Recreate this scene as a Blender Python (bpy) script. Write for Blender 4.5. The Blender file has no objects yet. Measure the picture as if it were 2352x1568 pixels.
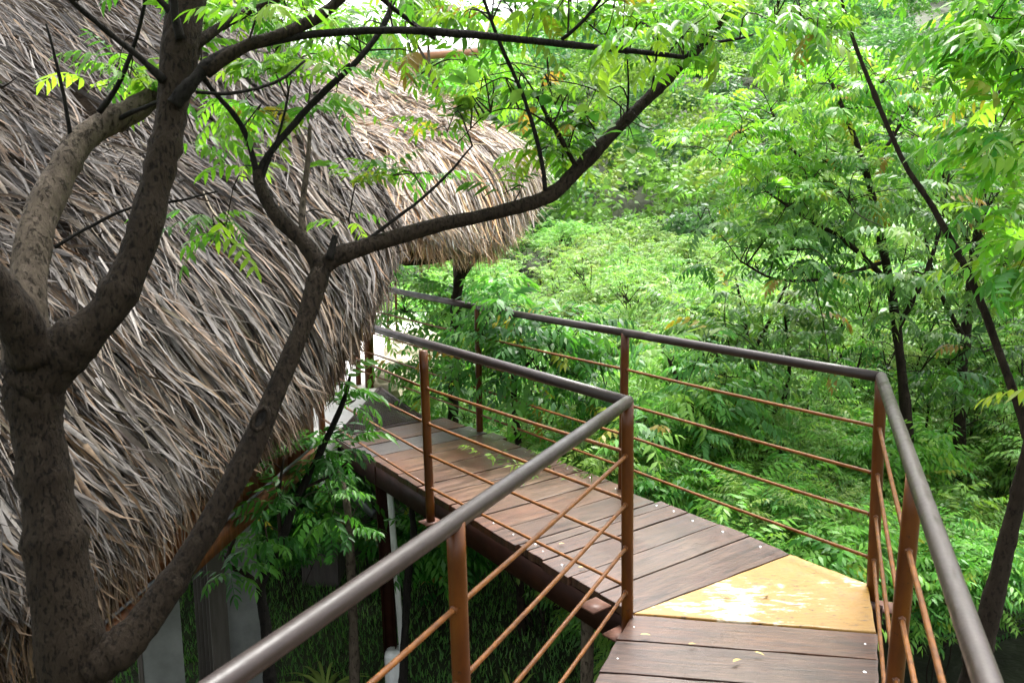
import bpy, math, random
import numpy as np
from mathutils import Vector, Matrix

random.seed(7)
RNG = np.random.default_rng(7)
scene = bpy.context.scene
col = scene.collection

# ------------------------------------------------------------------ camera, sky, sun, exposure
F_PX, IMG_W, IMG_H = 1900.0, 2352.0, 1568.0          # survey units used to place things
PITCH = math.radians(10.0)
CAM = np.array([0.0, 0.0, 1.65])
cp, sp = math.cos(PITCH), math.sin(PITCH)
cam_data = bpy.data.cameras.new('camera')
cam_data.sensor_width = 36.0
cam_data.lens = 36.0 * F_PX / IMG_W
cam_data.clip_start = 0.02
cam_data.clip_end = 2000.0
cam_data.dof.use_dof = True
cam_data.dof.focus_distance = 4.2
cam_data.dof.aperture_fstop = 7.0
cam = bpy.data.objects.new('camera', cam_data)
col.objects.link(cam)
cam.location = CAM
cam.rotation_euler = (math.pi / 2 - PITCH, 0, 0)
scene.camera = cam

SUN_EL, SUN_AZ = math.radians(62), math.radians(25)   # azimuth measured from +Y towards +X
world = bpy.data.worlds.new('World')
scene.world = world
world.use_nodes = True
wn = world.node_tree
wn.nodes.clear()
sky = wn.nodes.new('ShaderNodeTexSky')
sky.sky_type = 'NISHITA'
sky.sun_disc = False
sky.sun_elevation = SUN_EL
sky.sun_rotation = SUN_AZ
sky.air_density = 1.0
sky.dust_density = 6.0
sky.ozone_density = 1.0
hs = wn.nodes.new('ShaderNodeHueSaturation')
hs.inputs['Saturation'].default_value = 0.22          # overcast: a pale, nearly white sky
bg = wn.nodes.new('ShaderNodeBackground')
bg.inputs['Strength'].default_value = 0.15
wo = wn.nodes.new('ShaderNodeOutputWorld')
wn.links.new(sky.outputs[0], hs.inputs['Color'])
wn.links.new(hs.outputs[0], bg.inputs['Color'])
wn.links.new(bg.outputs[0], wo.inputs['Surface'])

sun_data = bpy.data.lights.new('sun', 'SUN')
sun_data.energy = 1.5
sun_data.angle = math.radians(25)
sun_data.color = (1.0, 0.97, 0.93)
sun = bpy.data.objects.new('sun', sun_data)
col.objects.link(sun)
sun.location = (0, 0, 30)
sun_dir = Vector((math.sin(SUN_AZ) * math.cos(SUN_EL), math.cos(SUN_AZ) * math.cos(SUN_EL), math.sin(SUN_EL)))
sun.rotation_euler = sun_dir.to_track_quat('Z', 'Y').to_euler()

scene.view_settings.view_transform = 'Standard'
scene.view_settings.look = 'None'
scene.view_settings.exposure = 2.3
scene.view_settings.gamma = 1.0
scene.view_settings.use_curve_mapping = False
scene.cycles.max_bounces = 6
scene.cycles.diffuse_bounces = 4
scene.cycles.glossy_bounces = 2
scene.cycles.transmission_bounces = 4
scene.cycles.transparent_max_bounces = 4
scene.cycles.caustics_reflective = False
scene.cycles.caustics_refractive = False
scene.cycles.use_denoising = True
scene.cycles.use_adaptive_sampling = True
scene.cycles.adaptive_threshold = 0.03


def ray(px, py):
    x = (px - IMG_W / 2) / F_PX
    y = -(py - IMG_H / 2) / F_PX
    return np.array([x, cp + y * sp, -sp + y * cp])


def Q(px, py, d):
    """Surveyed point: bearing (px, py) at depth d metres along the optical axis."""
    return CAM + ray(px, py) * d


def QZ(px, py, z):
    r = ray(px, py)
    return CAM + r * ((z - CAM[2]) / r[2])


# ------------------------------------------------------------------ small mesh helpers
def new_mesh(name, verts, faces, smooth=False, colors=None):
    me = bpy.data.meshes.new(name)
    me.from_pydata([tuple(v) for v in verts], [], [tuple(f) for f in faces])
    if smooth:
        me.polygons.foreach_set('use_smooth', [True] * len(me.polygons))
    if colors is not None:
        a = me.color_attributes.new('tint', 'FLOAT_COLOR', 'POINT')
        a.data.foreach_set('color', np.asarray(colors, dtype=np.float32).ravel())
    me.update()
    return me


def np_mesh(name, V, Fc, colors=None, smooth=False):
    """Fast mesh from arrays; Fc is (n,3) or (n,4)."""
    V = np.ascontiguousarray(V, dtype=np.float32)
    Fc = np.ascontiguousarray(Fc, dtype=np.int32)
    k = Fc.shape[1]
    me = bpy.data.meshes.new(name)
    me.vertices.add(len(V))
    me.vertices.foreach_set('co', V.ravel())
    me.loops.add(Fc.size)
    me.loops.foreach_set('vertex_index', Fc.ravel())
    me.polygons.add(len(Fc))
    me.polygons.foreach_set('loop_start', np.arange(0, Fc.size, k, dtype=np.int32))
    me.polygons.foreach_set('loop_total', np.full(len(Fc), k, dtype=np.int32))
    if smooth:
        me.polygons.foreach_set('use_smooth', np.ones(len(Fc), dtype=bool))
    me.update(calc_edges=True)
    if colors is not None:
        a = me.color_attributes.new('tint', 'FLOAT_COLOR', 'POINT')
        c = np.ones((len(V), 4), dtype=np.float32)
        c[:, :3] = colors
        a.data.foreach_set('color', c.ravel())
    return me


def tag(o, label=None, cat=None, group=None, kind=None):
    if label: o['label'] = label
    if cat: o['category'] = cat
    if group: o['group'] = group
    if kind: o['kind'] = kind
    return o


def obj(name, me, mat=None, parent=None, matrix=None):
    o = bpy.data.objects.new(name, me)
    col.objects.link(o)
    if mat is not None and len(me.materials) == 0:
        me.materials.append(mat)
    if matrix is not None:
        o.matrix_basis = matrix
    if parent is not None:
        o.parent = parent
        o.matrix_parent_inverse = parent.get('_w') and Matrix.Identity(4) or Matrix.Translation(root_loc(parent)).inverted()
    return o


def root_loc(p):
    v = Vector((0, 0, 0))
    if p.type == 'EMPTY':
        v = p.location.copy()
    return v


def empty(name, loc=(0, 0, 0)):
    o = bpy.data.objects.new(name, None)
    o.empty_display_size = 0.1
    col.objects.link(o)
    o.location = tuple(loc)
    return o


def child_of(o, parent):
    """Sub-part whose mesh is in the same coordinates as its part's object frame."""
    o.parent = parent
    return o


def catmull(pts, n):
    pts = np.asarray(pts, float)
    m = len(pts)
    if m == 2:
        t = np.linspace(0, 1, n)[:, None]
        return pts[0] * (1 - t) + pts[1] * t
    P = np.vstack([2 * pts[0] - pts[1], pts, 2 * pts[-1] - pts[-2]])
    s = np.linspace(0, m - 1 - 1e-9, n)
    i = s.astype(int)
    t = (s - i)[:, None]
    p0, p1, p2, p3 = P[i], P[i + 1], P[i + 2], P[i + 3]
    return 0.5 * (2 * p1 + (p2 - p0) * t + (2 * p0 - 5 * p1 + 4 * p2 - p3) * t ** 2 + (3 * p1 - p0 - 3 * p2 + p3) * t ** 3)


def tube_arrays(path, radii, sides=8, bump=0.0, cap=True, rng=RNG):
    path = np.asarray(path, float)
    n = len(path)
    T = np.gradient(path, axis=0)
    T /= np.linalg.norm(T, axis=1)[:, None] + 1e-12
    ref = np.array([0.31, 0.2, 0.93]) if abs(T[0][2]) < 0.9 else np.array([1.0, 0.1, 0.0])
    u = np.cross(T[0], ref); u /= np.linalg.norm(u)
    U = np.zeros_like(path)
    for i in range(n):
        u = u - T[i] * np.dot(u, T[i]); u /= np.linalg.norm(u) + 1e-12
        U[i] = u
    W = np.cross(T, U)
    a = np.linspace(0, 2 * np.pi, sides, endpoint=False)
    r = np.asarray(radii, float)[:, None] * np.ones(sides)[None, :]
    if bump > 0:
        r = r * (1 + bump * rng.normal(size=r.shape))
    V = path[:, None, :] + r[:, :, None] * (np.cos(a)[None, :, None] * U[:, None, :] + np.sin(a)[None, :, None] * W[:, None, :])
    V = V.reshape(-1, 3)
    i0 = np.arange(n - 1)[:, None] * sides
    j = np.arange(sides)[None, :]
    j2 = (j + 1) % sides
    Fq = np.stack([i0 + j, i0 + j2, i0 + sides + j2, i0 + sides + j], axis=-1).reshape(-1, 4)
    if cap:
        c0, c1 = len(V), len(V) + 1
        V = np.vstack([V, path[0], path[-1]])
        jj = np.arange(sides); jj2 = (jj + 1) % sides
        e = (n - 1) * sides
        Fq = np.vstack([Fq, np.stack([jj2, jj, np.full(sides, c0), np.full(sides, c0)], -1),
                        np.stack([e + jj, e + jj2, np.full(sides, c1), np.full(sides, c1)], -1)])
    return V, Fq


def quads_to_mesh(name, parts, smooth=True):
    """Join (V, quads) arrays; degenerate quads (last two equal) become triangles."""
    verts, faces, off = [], [], 0
    for V, Fq in parts:
        verts.append(V)
        faces.append(Fq + off)
        off += len(V)
    V = np.vstack(verts); Fq = np.vstack(faces)
    tri = Fq[:, 2] == Fq[:, 3]
    me = bpy.data.meshes.new(name)
    flat = np.concatenate([Fq[~tri].ravel(), Fq[tri][:, :3].ravel()]).astype(np.int32)
    tot = np.concatenate([np.full((~tri).sum(), 4), np.full(tri.sum(), 3)]).astype(np.int32)
    start = np.concatenate([[0], np.cumsum(tot)[:-1]]).astype(np.int32)
    me.vertices.add(len(V)); me.vertices.foreach_set('co', V.astype(np.float32).ravel())
    me.loops.add(len(flat)); me.loops.foreach_set('vertex_index', flat)
    me.polygons.add(len(tot))
    me.polygons.foreach_set('loop_start', start)
    me.polygons.foreach_set('loop_total', tot)
    if smooth:
        me.polygons.foreach_set('use_smooth', np.ones(len(tot), dtype=bool))
    me.update(calc_edges=True)
    return me


def tube(name, path, radii, mat, parent=None, sides=10, bump=0.0, smooth=True):
    if np.isscalar(radii):
        radii = np.full(len(path), radii)
    return obj(name, quads_to_mesh(name, [tube_arrays(path, radii, sides, bump)], smooth), mat, parent)


def box_arrays(c, ax, ay, az):
    """Box from centre and three half-axis vectors."""
    c, ax, ay, az = (np.asarray(v, float) for v in (c, ax, ay, az))
    V = np.array([c + i * ax + j * ay + k * az for k in (-1, 1) for j in (-1, 1) for i in (-1, 1)])
    Fq = np.array([[0, 2, 3, 1], [4, 5, 7, 6], [0, 1, 5, 4], [2, 6, 7, 3], [0, 4, 6, 2], [1, 3, 7, 5]])
    return V, Fq


def box_between(a, b, width, height, up=(0, 0, 1)):
    a, b, up = np.asarray(a, float), np.asarray(b, float), np.asarray(up, float)
    d = b - a
    L = np.linalg.norm(d); d /= L
    s = np.cross(d, up); s /= np.linalg.norm(s)
    u = np.cross(s, d)
    return box_arrays((a + b) / 2, d * L / 2, s * width / 2, u * height / 2)


def prism(poly, z0, z1, bevel=0.004):
    """Solid from a counter-clockwise outline with a rounded top edge."""
    poly = np.asarray(poly, float)
    n = len(poly)
    c = poly.mean(0)
    dirs = poly - c
    dirs /= np.linalg.norm(dirs, axis=1)[:, None]
    rings = [(poly, z0), (poly, z1 - bevel), (poly - dirs * bevel * 0.45, z1 - bevel * 0.3), (poly - dirs * bevel * 1.3, z1)]
    V = []
    for p, z in rings:
        V += [(x, y, z) for x, y in p]
    faces = []
    for k in range(3):
        for i in range(n):
            j = (i + 1) % n
            faces.append((k * n + i, k * n + j, (k + 1) * n + j, (k + 1) * n + i))
    faces.append(tuple(range(3 * n, 4 * n)))
    faces.append(tuple(reversed(range(n))))
    return V, faces


# ------------------------------------------------------------------ materials
def mat_new(name):
    m = bpy.data.materials.new(name)
    m.use_nodes = True
    nt = m.node_tree
    b = nt.nodes['Principled BSDF']
    return m, nt, b


def N(nt, kind, **kw):
    n = nt.nodes.new(kind)
    for k, v in kw.items():
        if k.startswith('i_'):
            n.inputs[k[2:].replace('_', ' ')].default_value = v
        else:
            setattr(n, k, v)
    return n


def ramp(nt, src, stops):
    r = nt.nodes.new('ShaderNodeValToRGB')
    e = r.color_ramp.elements
    while len(e) < len(stops):
        e.new(0.5)
    for i, (p, c) in enumerate(stops):
        e[i].position = p
        e[i].color = (*c, 1) if len(c) == 3 else c
    nt.links.new(src, r.inputs[0])
    return r


def coords(nt, scale=(1, 1, 1), kind='Object'):
    tc = nt.nodes.new('ShaderNodeTexCoord')
    mp = nt.nodes.new('ShaderNodeMapping')
    mp.inputs['Scale'].default_value = scale
    nt.links.new(tc.outputs[kind], mp.inputs['Vector'])
    return mp.outputs[0]


def noise(nt, vec, scale, detail=4, rough=0.55, dist=0.0):
    n = nt.nodes.new('ShaderNodeTexNoise')
    n.inputs['Scale'].default_value = scale
    n.inputs['Detail'].default_value = detail
    n.inputs['Roughness'].default_value = rough
    n.inputs['Distortion'].default_value = dist
    nt.links.new(vec, n.inputs['Vector'])
    return n.outputs['Fac']


def bump(nt, b, h, strength=0.3, dist=0.01):
    n = nt.nodes.new('ShaderNodeBump')
    n.inputs['Strength'].default_value = strength
    n.inputs['Distance'].default_value = dist
    nt.links.new(h, n.inputs['Height'])
    nt.links.new(n.outputs[0], b.inputs['Normal'])
    return n


def mixc(nt, fac, a, b, mode='MIX'):
    n = nt.nodes.new('ShaderNodeMix')
    n.data_type = 'RGBA'
    n.blend_type = mode
    for s, v in ((n.inputs[0], fac), (n.inputs[6], a), (n.inputs[7], b)):
        if hasattr(v, 'links'):
            nt.links.new(v, s)
        elif isinstance(v, (int, float)):
            s.default_value = v
        else:
            s.default_value = (*v, 1)
    return n.outputs[2]


def mat_leaf(name, trans=0.42, rough=0.38, warm=(1.20, 1.28, 0.75), spec=0.5):
    m, nt, b = mat_new(name)
    at = nt.nodes.new('ShaderNodeAttribute'); at.attribute_name = 'tint'
    oi = nt.nodes.new('ShaderNodeObjectInfo')
    hsv = nt.nodes.new('ShaderNodeHueSaturation')
    mr = nt.nodes.new('ShaderNodeMapRange')
    mr.inputs[3].default_value = 0.78; mr.inputs[4].default_value = 1.25
    mh = nt.nodes.new('ShaderNodeMapRange')
    mh.inputs[3].default_value = 0.485; mh.inputs[4].default_value = 0.512
    nt.links.new(oi.outputs['Random'], mr.inputs[0])
    nt.links.new(oi.outputs['Random'], mh.inputs[0])
    nt.links.new(mr.outputs[0], hsv.inputs['Value'])
    nt.links.new(mh.outputs[0], hsv.inputs['Hue'])
    nt.links.new(at.outputs['Color'], hsv.inputs['Color'])
    nt.links.new(hsv.outputs[0], b.inputs['Base Color'])
    b.inputs['Roughness'].default_value = rough
    b.inputs['Specular IOR Level'].default_value = spec
    tr = nt.nodes.new('ShaderNodeBsdfTranslucent')
    nt.links.new(mixc(nt, 1.0, hsv.outputs[0], warm, 'MULTIPLY'), tr.inputs['Color'])
    mx = nt.nodes.new('ShaderNodeMixShader')
    mx.inputs[0].default_value = trans
    nt.links.new(b.outputs[0], mx.inputs[1]); nt.links.new(tr.outputs[0], mx.inputs[2])
    nt.links.new(mx.outputs[0], nt.nodes['Material Output'].inputs['Surface'])
    return m


def mat_bark(name, c_dark, c_mid, c_light, scale=18, strength=0.6):
    m, nt, b = mat_new(name)
    v = coords(nt, (1, 1, 0.45))
    f1 = noise(nt, v, scale, 7, 0.7, 0.1)
    f2 = noise(nt, v, scale * 4, 4, 0.6)
    f3 = noise(nt, v, 3.0, 3)
    r = ramp(nt, f1, [(0.30, c_dark), (0.52, c_mid), (0.75, c_light)])
    patches = ramp(nt, f3, [(0.40, (0, 0, 0)), (0.66, (1, 1, 1))])
    c = mixc(nt, patches.outputs[0], r.outputs[0], tuple(min(1, k * 1.25) for k in c_mid))
    nt.links.new(c, b.inputs['Base Color'])
    b.inputs['Roughness'].default_value = 0.85
    b.inputs['Specular IOR Level'].default_value = 0.12
    f4 = noise(nt, v, scale * 3.6, 8, 0.72, 0.25)
    cr = ramp(nt, f4, [(0.38, (0, 0, 0)), (0.46, (1, 1, 1))])
    hgt = mixc(nt, 0.45, f2, cr.outputs[0])
    c = mixc(nt, 0.6, c, mixc(nt, 1.0, c, cr.outputs[0], 'MULTIPLY'))
    nt.links.new(c, b.inputs['Base Color'])
    bump(nt, b, hgt, strength, 0.014)
    return m


def mat_plank(name):
    m, nt, b = mat_new(name)
    oi = nt.nodes.new('ShaderNodeObjectInfo')
    tc = nt.nodes.new('ShaderNodeTexCoord')
    off = nt.nodes.new('ShaderNodeVectorMath'); off.operation = 'MULTIPLY_ADD'
    comb = nt.nodes.new('ShaderNodeCombineXYZ')
    for i in range(3):
        nt.links.new(oi.outputs['Random'], comb.inputs[i])
    off.inputs[1].default_value = (41, 17, 23)
    nt.links.new(comb.outputs[0], off.inputs[0]); nt.links.new(tc.outputs['Object'], off.inputs[2])
    mp = nt.nodes.new('ShaderNodeMapping'); mp.inputs['Scale'].default_value = (1.6, 22, 6)
    nt.links.new(off.outputs[0], mp.inputs['Vector'])
    g1 = noise(nt, mp.outputs[0], 2.2, 8, 0.62, 0.6)
    mp2 = nt.nodes.new('ShaderNodeMapping'); mp2.inputs['Scale'].default_value = (5, 90, 20)
    nt.links.new(off.outputs[0], mp2.inputs['Vector'])
    g2 = noise(nt, mp2.outputs[0], 2.5, 4, 0.6)
    w = noise(nt, off.outputs[0], 3.2, 5, 0.6, 0.4)
    base = ramp(nt, g1, [(0.30, (0.018, 0.0062, 0.003)), (0.50, (0.064, 0.022, 0.010)), (0.70, (0.118, 0.048, 0.022))])
    worn_or_glare = ramp(nt, g1, [(0.32, (0.036, 0.0175, 0.009)), (0.70, (0.132, 0.072, 0.038))])
    wf = ramp(nt, w, [(0.34, (0.15, 0.15, 0.15)), (0.58, (1, 1, 1))])
    sx = nt.nodes.new('ShaderNodeSeparateXYZ'); nt.links.new(tc.outputs['Object'], sx.inputs[0])
    ab = nt.nodes.new('ShaderNodeMath'); ab.operation = 'ABSOLUTE'; nt.links.new(sx.outputs[0], ab.inputs[0])
    wm = nt.nodes.new('ShaderNodeMapRange'); wm.inputs[1].default_value = 0.20; wm.inputs[2].default_value = 0.50
    wm.inputs[3].default_value = 1.0; wm.inputs[4].default_value = 0.0
    nt.links.new(ab.outputs[0], wm.inputs[0])
    wmul = nt.nodes.new('ShaderNodeMath'); wmul.operation = 'MULTIPLY'
    nt.links.new(wm.outputs[0], wmul.inputs[0]); nt.links.new(wf.outputs[0], wmul.inputs[1])
    c = mixc(nt, wmul.outputs[0], base.outputs[0], worn_or_glare.outputs[0])
    hsv = nt.nodes.new('ShaderNodeHueSaturation')
    mr = nt.nodes.new('ShaderNodeMapRange'); mr.inputs[3].default_value = 0.72; mr.inputs[4].default_value = 1.25
    nt.links.new(oi.outputs['Random'], mr.inputs[0]); nt.links.new(mr.outputs[0], hsv.inputs['Value'])
    at = nt.nodes.new('ShaderNodeAttribute'); at.attribute_type = 'OBJECT'; at.attribute_name = 'greyness'
    ms = nt.nodes.new('ShaderNodeMath'); ms.operation = 'SUBTRACT'; ms.inputs[0].default_value = 1.0
    nt.links.new(at.outputs['Fac'], ms.inputs[1]); nt.links.new(ms.outputs[0], hsv.inputs['Saturation'])
    nt.links.new(c, hsv.inputs['Color'])
    fine = ramp(nt, g2, [(0.34, (0.30, 0.27, 0.24)), (0.52, (1.08, 1.08, 1.08))])
    c2 = mixc(nt, 0.7, hsv.outputs[0], fine.outputs[0], 'MULTIPLY')
    nt.links.new(c2, b.inputs['Base Color'])
    rr = ramp(nt, g1, [(0.3, (0.30, 0.30, 0.30)), (0.7, (0.52, 0.52, 0.52))])
    nt.links.new(rr.outputs[0], b.inputs['Roughness'])
    b.inputs['Specular IOR Level'].default_value = 0.27
    wet = ramp(nt, noise(nt, off.outputs[0], 1.8, 3, 0.5), [(0.35, (0.05, 0.05, 0.05)), (0.65, (0.22, 0.22, 0.22))])
    nt.links.new(wet.outputs[0], b.inputs['Coat Weight'])
    b.inputs['Coat Roughness'].default_value = 0.22
    h = mixc(nt, 0.5, g1, g2)
    bump(nt, b, h, 0.5, 0.005)
    return m


def mat_simple(name, c1, c2, scale=8, rough=0.5, metallic=0.0, bstr=0.1, stretch=(1, 1, 1), spec=0.5, bd=0.004, chip=None):
    m, nt, b = mat_new(name)
    v = coords(nt, stretch)
    f = noise(nt, v, scale, 6, 0.6)
    r = ramp(nt, f, [(0.33, c1), (0.68, c2)])
    outc = r.outputs[0]
    if chip:
        spots = ramp(nt, noise(nt, coords(nt), 34, 7, 0.72), [(chip[1], (0, 0, 0)), (chip[1] + 0.04, (1, 1, 1))])
        outc = mixc(nt, spots.outputs[0], outc, chip[0])
    nt.links.new(outc, b.inputs['Base Color'])
    f_r = noise(nt, v, scale * 0.6, 5, 0.65)
    rr_ = ramp(nt, f_r, [(0.3, (max(0.05, rough - 0.12),) * 3), (0.7, (min(1, rough + 0.16),) * 3)])
    nt.links.new(rr_.outputs[0], b.inputs['Roughness'])
    b.inputs['Metallic'].default_value = metallic
    b.inputs['Specular IOR Level'].default_value = spec
    if bstr > 0:
        bump(nt, b, noise(nt, v, scale * 5, 4, 0.6), bstr, bd)
    return m


def mat_tint(name, rough=0.75, spec=0.3, trans=0.0, grain=True):
    m, nt, b = mat_new(name)
    at = nt.nodes.new('ShaderNodeAttribute'); at.attribute_name = 'tint'
    out = at.outputs['Color']
    if grain:
        f = noise(nt, coords(nt, (1, 1, 1)), 38, 4, 0.7)
        rr = ramp(nt, f, [(0.3, (0.62, 0.60, 0.58)), (0.7, (1.2, 1.2, 1.2))])
        out = mixc(nt, 1.0, out, rr.outputs[0], 'MULTIPLY')
    nt.links.new(out, b.inputs['Base Color'])
    b.inputs['Roughness'].default_value = rough
    b.inputs['Specular IOR Level'].default_value = spec
    return m


def mat_yellow(name):
    m, nt, b = mat_new(name)
    v = coords(nt, (1, 1, 1))
    st = coords(nt, (4, 14, 4))
    a = noise(nt, v, 2.2, 6, 0.62, 0.3)
    sc = noise(nt, st, 3.0, 7, 0.7)
    mx = nt.nodes.new('ShaderNodeMath'); mx.operation = 'MULTIPLY_ADD'
    nt.links.new(sc, mx.inputs[0]); mx.inputs[1].default_value = 0.55; nt.links.new(a, mx.inputs[2])
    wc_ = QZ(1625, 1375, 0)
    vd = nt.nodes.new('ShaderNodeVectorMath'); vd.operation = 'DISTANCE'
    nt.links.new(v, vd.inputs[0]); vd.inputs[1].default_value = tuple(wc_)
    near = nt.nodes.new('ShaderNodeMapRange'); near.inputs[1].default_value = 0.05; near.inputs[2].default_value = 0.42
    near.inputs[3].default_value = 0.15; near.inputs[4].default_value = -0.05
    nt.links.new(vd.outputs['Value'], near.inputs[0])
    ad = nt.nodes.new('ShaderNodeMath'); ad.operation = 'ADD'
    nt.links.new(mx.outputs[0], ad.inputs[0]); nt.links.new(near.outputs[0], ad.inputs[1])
    worn_or_glare = ramp(nt, ad.outputs[0], [(0.84, (0, 0, 0)), (0.90, (1, 1, 1))])  # white sky glare painted into the yellow round this spot, mixed with wear
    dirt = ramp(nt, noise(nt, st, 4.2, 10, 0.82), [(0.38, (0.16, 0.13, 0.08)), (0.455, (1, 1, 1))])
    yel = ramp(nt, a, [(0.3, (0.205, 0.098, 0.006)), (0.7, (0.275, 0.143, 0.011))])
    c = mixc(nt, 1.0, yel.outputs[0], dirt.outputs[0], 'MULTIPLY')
    c = mixc(nt, worn_or_glare.outputs[0], c, (0.50, 0.43, 0.29))
    nt.links.new(c, b.inputs['Base Color'])
    rr = ramp(nt, sc, [(0.3, (0.32, 0.32, 0.32)), (0.6, (0.55, 0.55, 0.55))])
    nt.links.new(rr.outputs[0], b.inputs['Roughness'])
    nt.links.new(ramp(nt, a, [(0.42, (0.0, 0.0, 0.0)), (0.58, (0.2, 0.2, 0.2))]).outputs[0], b.inputs['Coat Weight'])
    b.inputs['Coat Roughness'].default_value = 0.2
    bump(nt, b, sc, 0.22, 0.004)
    return m


M = {}
M['leaf_near'] = mat_leaf('neem_leaf_near', 0.52, 0.36, spec=0.28)
M['leaf_mid'] = mat_leaf('neem_leaf_mid', 0.48, 0.38, spec=0.26)
M['leaf_far'] = mat_leaf('forest_leaf_far', 0.42, 0.5, spec=0.25)
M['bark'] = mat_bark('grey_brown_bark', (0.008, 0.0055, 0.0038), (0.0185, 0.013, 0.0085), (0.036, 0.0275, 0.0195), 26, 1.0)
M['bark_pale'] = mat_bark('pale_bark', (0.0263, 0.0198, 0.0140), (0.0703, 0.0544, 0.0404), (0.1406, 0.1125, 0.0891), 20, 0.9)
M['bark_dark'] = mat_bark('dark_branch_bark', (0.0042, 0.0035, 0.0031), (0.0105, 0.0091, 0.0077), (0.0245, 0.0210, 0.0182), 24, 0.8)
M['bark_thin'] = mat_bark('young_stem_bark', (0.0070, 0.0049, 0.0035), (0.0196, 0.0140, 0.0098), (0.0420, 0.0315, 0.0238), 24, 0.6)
M['plank'] = mat_plank('wet_hardwood_plank')
M['yellow'] = mat_yellow('worn_yellow_paint_glare')
M['handrail'] = mat_simple('brown_painted_pipe', (0.017, 0.0108, 0.009), (0.025, 0.0165, 0.0142), 25, 0.40, 0.0, 0.08, spec=0.32, chip=((0.05, 0.022, 0.010), 0.66))
M['post'] = mat_simple('rust_orange_pipe', (0.0480, 0.0124, 0.0012), (0.0960, 0.0288, 0.0024), 14, 0.36, 0.0, 0.15, (1, 1, 0.4), spec=0.28, chip=((0.030, 0.010, 0.004), 0.62))
M['rod'] = mat_simple('rust_orange_rebar', (0.0808, 0.0255, 0.0034), (0.1785, 0.0638, 0.0093), 30, 0.45, 0.0, 0.1, spec=0.25)
M['beam'] = mat_simple('dark_red_steel_channel', (0.012, 0.0032, 0.0016), (0.026, 0.0075, 0.0035), 9, 0.6, 0.0, 0.15, spec=0.15)
M['plate'] = mat_simple('rusty_plate', (0.06, 0.022, 0.013), (0.12, 0.055, 0.036), 20, 0.5, 0.0, 0.15, spec=0.3)
M['screw'] = mat_simple('zinc_screw_head', (0.65, 0.65, 0.66), (0.8, 0.8, 0.8), 30, 0.25, 1.0, 0.0)
M['thatch'] = mat_tint('dry_palm_thatch', 0.6, 0.16)
M['thatch_back'] = mat_simple('old_thatch_underlayer', (0.018, 0.013, 0.009), (0.06, 0.045, 0.03), 30, 0.95, 0.0, 0.4, (1, 1, 0.3), spec=0.05)
M['hutboard'] = mat_simple('varnished_orange_board', (0.045, 0.014, 0.004), (0.115, 0.041, 0.010), 6, 0.5, 0.0, 0.15, (8, 8, 0.6), spec=0.25)
M['column'] = mat_simple('limewashed_column', (0.10, 0.105, 0.10), (0.165, 0.17, 0.165), 6, 0.8, 0.0, 0.3)
M['column_dark'] = mat_simple('grey_brown_column_board', (0.04, 0.034, 0.028), (0.07, 0.06, 0.052), 6, 0.8, 0.0, 0.25, (6, 6, 0.7))
M['terrace'] = mat_simple('pale_cement_floor', (0.66, 0.62, 0.57), (0.78, 0.75, 0.71), 5, 0.55, 0.0, 0.1)
M['stone'] = mat_simple('cream_stone', (0.50, 0.42, 0.27), (0.72, 0.66, 0.50), 7, 0.85, 0.0, 0.6, bd=0.02)
M['grate'] = mat_simple('brown_steel_mesh', (0.030, 0.014, 0.010), (0.055, 0.028, 0.020), 20, 0.6, 0.0, 0.1)
M['white_steel'] = mat_simple('chipped_white_paint', (0.50, 0.50, 0.49), (0.78, 0.78, 0.78), 14, 0.5, 0.0, 0.2, (1, 1, 0.3))
M['ground'] = mat_simple('leaf_litter_soil', (0.018, 0.022, 0.008), (0.038, 0.055, 0.016), 1.3, 0.95, 0.0, 0.6, bd=0.05)
M['metal_roof'] = mat_simple('white_sheet_roof', (0.78, 0.79, 0.80), (0.82, 0.83, 0.84), 3, 0.35, 0.0, 0.03)
M['fascia'] = mat_simple('brown_fascia_board', (0.22, 0.09, 0.035), (0.34, 0.16, 0.07), 5, 0.5, 0.0, 0.1, (0.5, 6, 6))
M['dark_steel'] = mat_simple('dark_grey_steel', (0.035, 0.04, 0.045), (0.06, 0.065, 0.07), 9, 0.5, 0.0, 0.05)
M['rope'] = mat_simple('grey_rope', (0.16, 0.14, 0.12), (0.28, 0.25, 0.21), 60, 0.9, 0.0, 0.3)
M['grass'] = mat_leaf('short_grass', 0.30, 0.55, spec=0.3)
M['dry_leaf'] = mat_simple('dry_yellow_leaf', (0.30, 0.21, 0.05), (0.46, 0.36, 0.10), 30, 0.6, 0.0, 0.1)
M['teal'] = mat_simple('teal_painted_post', (0.01, 0.06, 0.055), (0.02, 0.10, 0.09), 9, 0.4, 0.0, 0.05)


# ------------------------------------------------------------------ terrain
def smooth01(t):
    t = np.clip(t, 0, 1)
    return t * t * (3 - 2 * t)


def terrain_z(X, Y):
    X = np.asarray(X, float); Y = np.asarray(Y, float)
    z = -1.55 - 1.35 * smooth01((Y - 5.0) / 11.0) * smooth01((X + 3.0) / 4.0)
    z = z - 0.35 * smooth01((Y - 12) / 8)
    rise = np.clip(Y - 21, 0, None)
    k = 0.268 + 0.0016 * np.clip(X, -50, 60)
    hill = k * rise * (1 - 0.0006 * rise)
    top = 118.0
    hill = np.where(Y > top, k * (top - 21) * (1 - 0.0006 * (top - 21)) - 0.35 * (Y - top), hill)
    z = z + np.maximum(hill, -6)
    z = z + 0.10 * np.sin(X * 0.9 + 1.3) * np.cos(Y * 0.7) + 0.8 * np.sin(X * 0.09 + 0.6) * smooth01((Y - 25) / 20) + 0.6 * np.sin(Y * 0.13 + X * 0.05) * smooth01((Y - 25) / 20)
    return z


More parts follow.
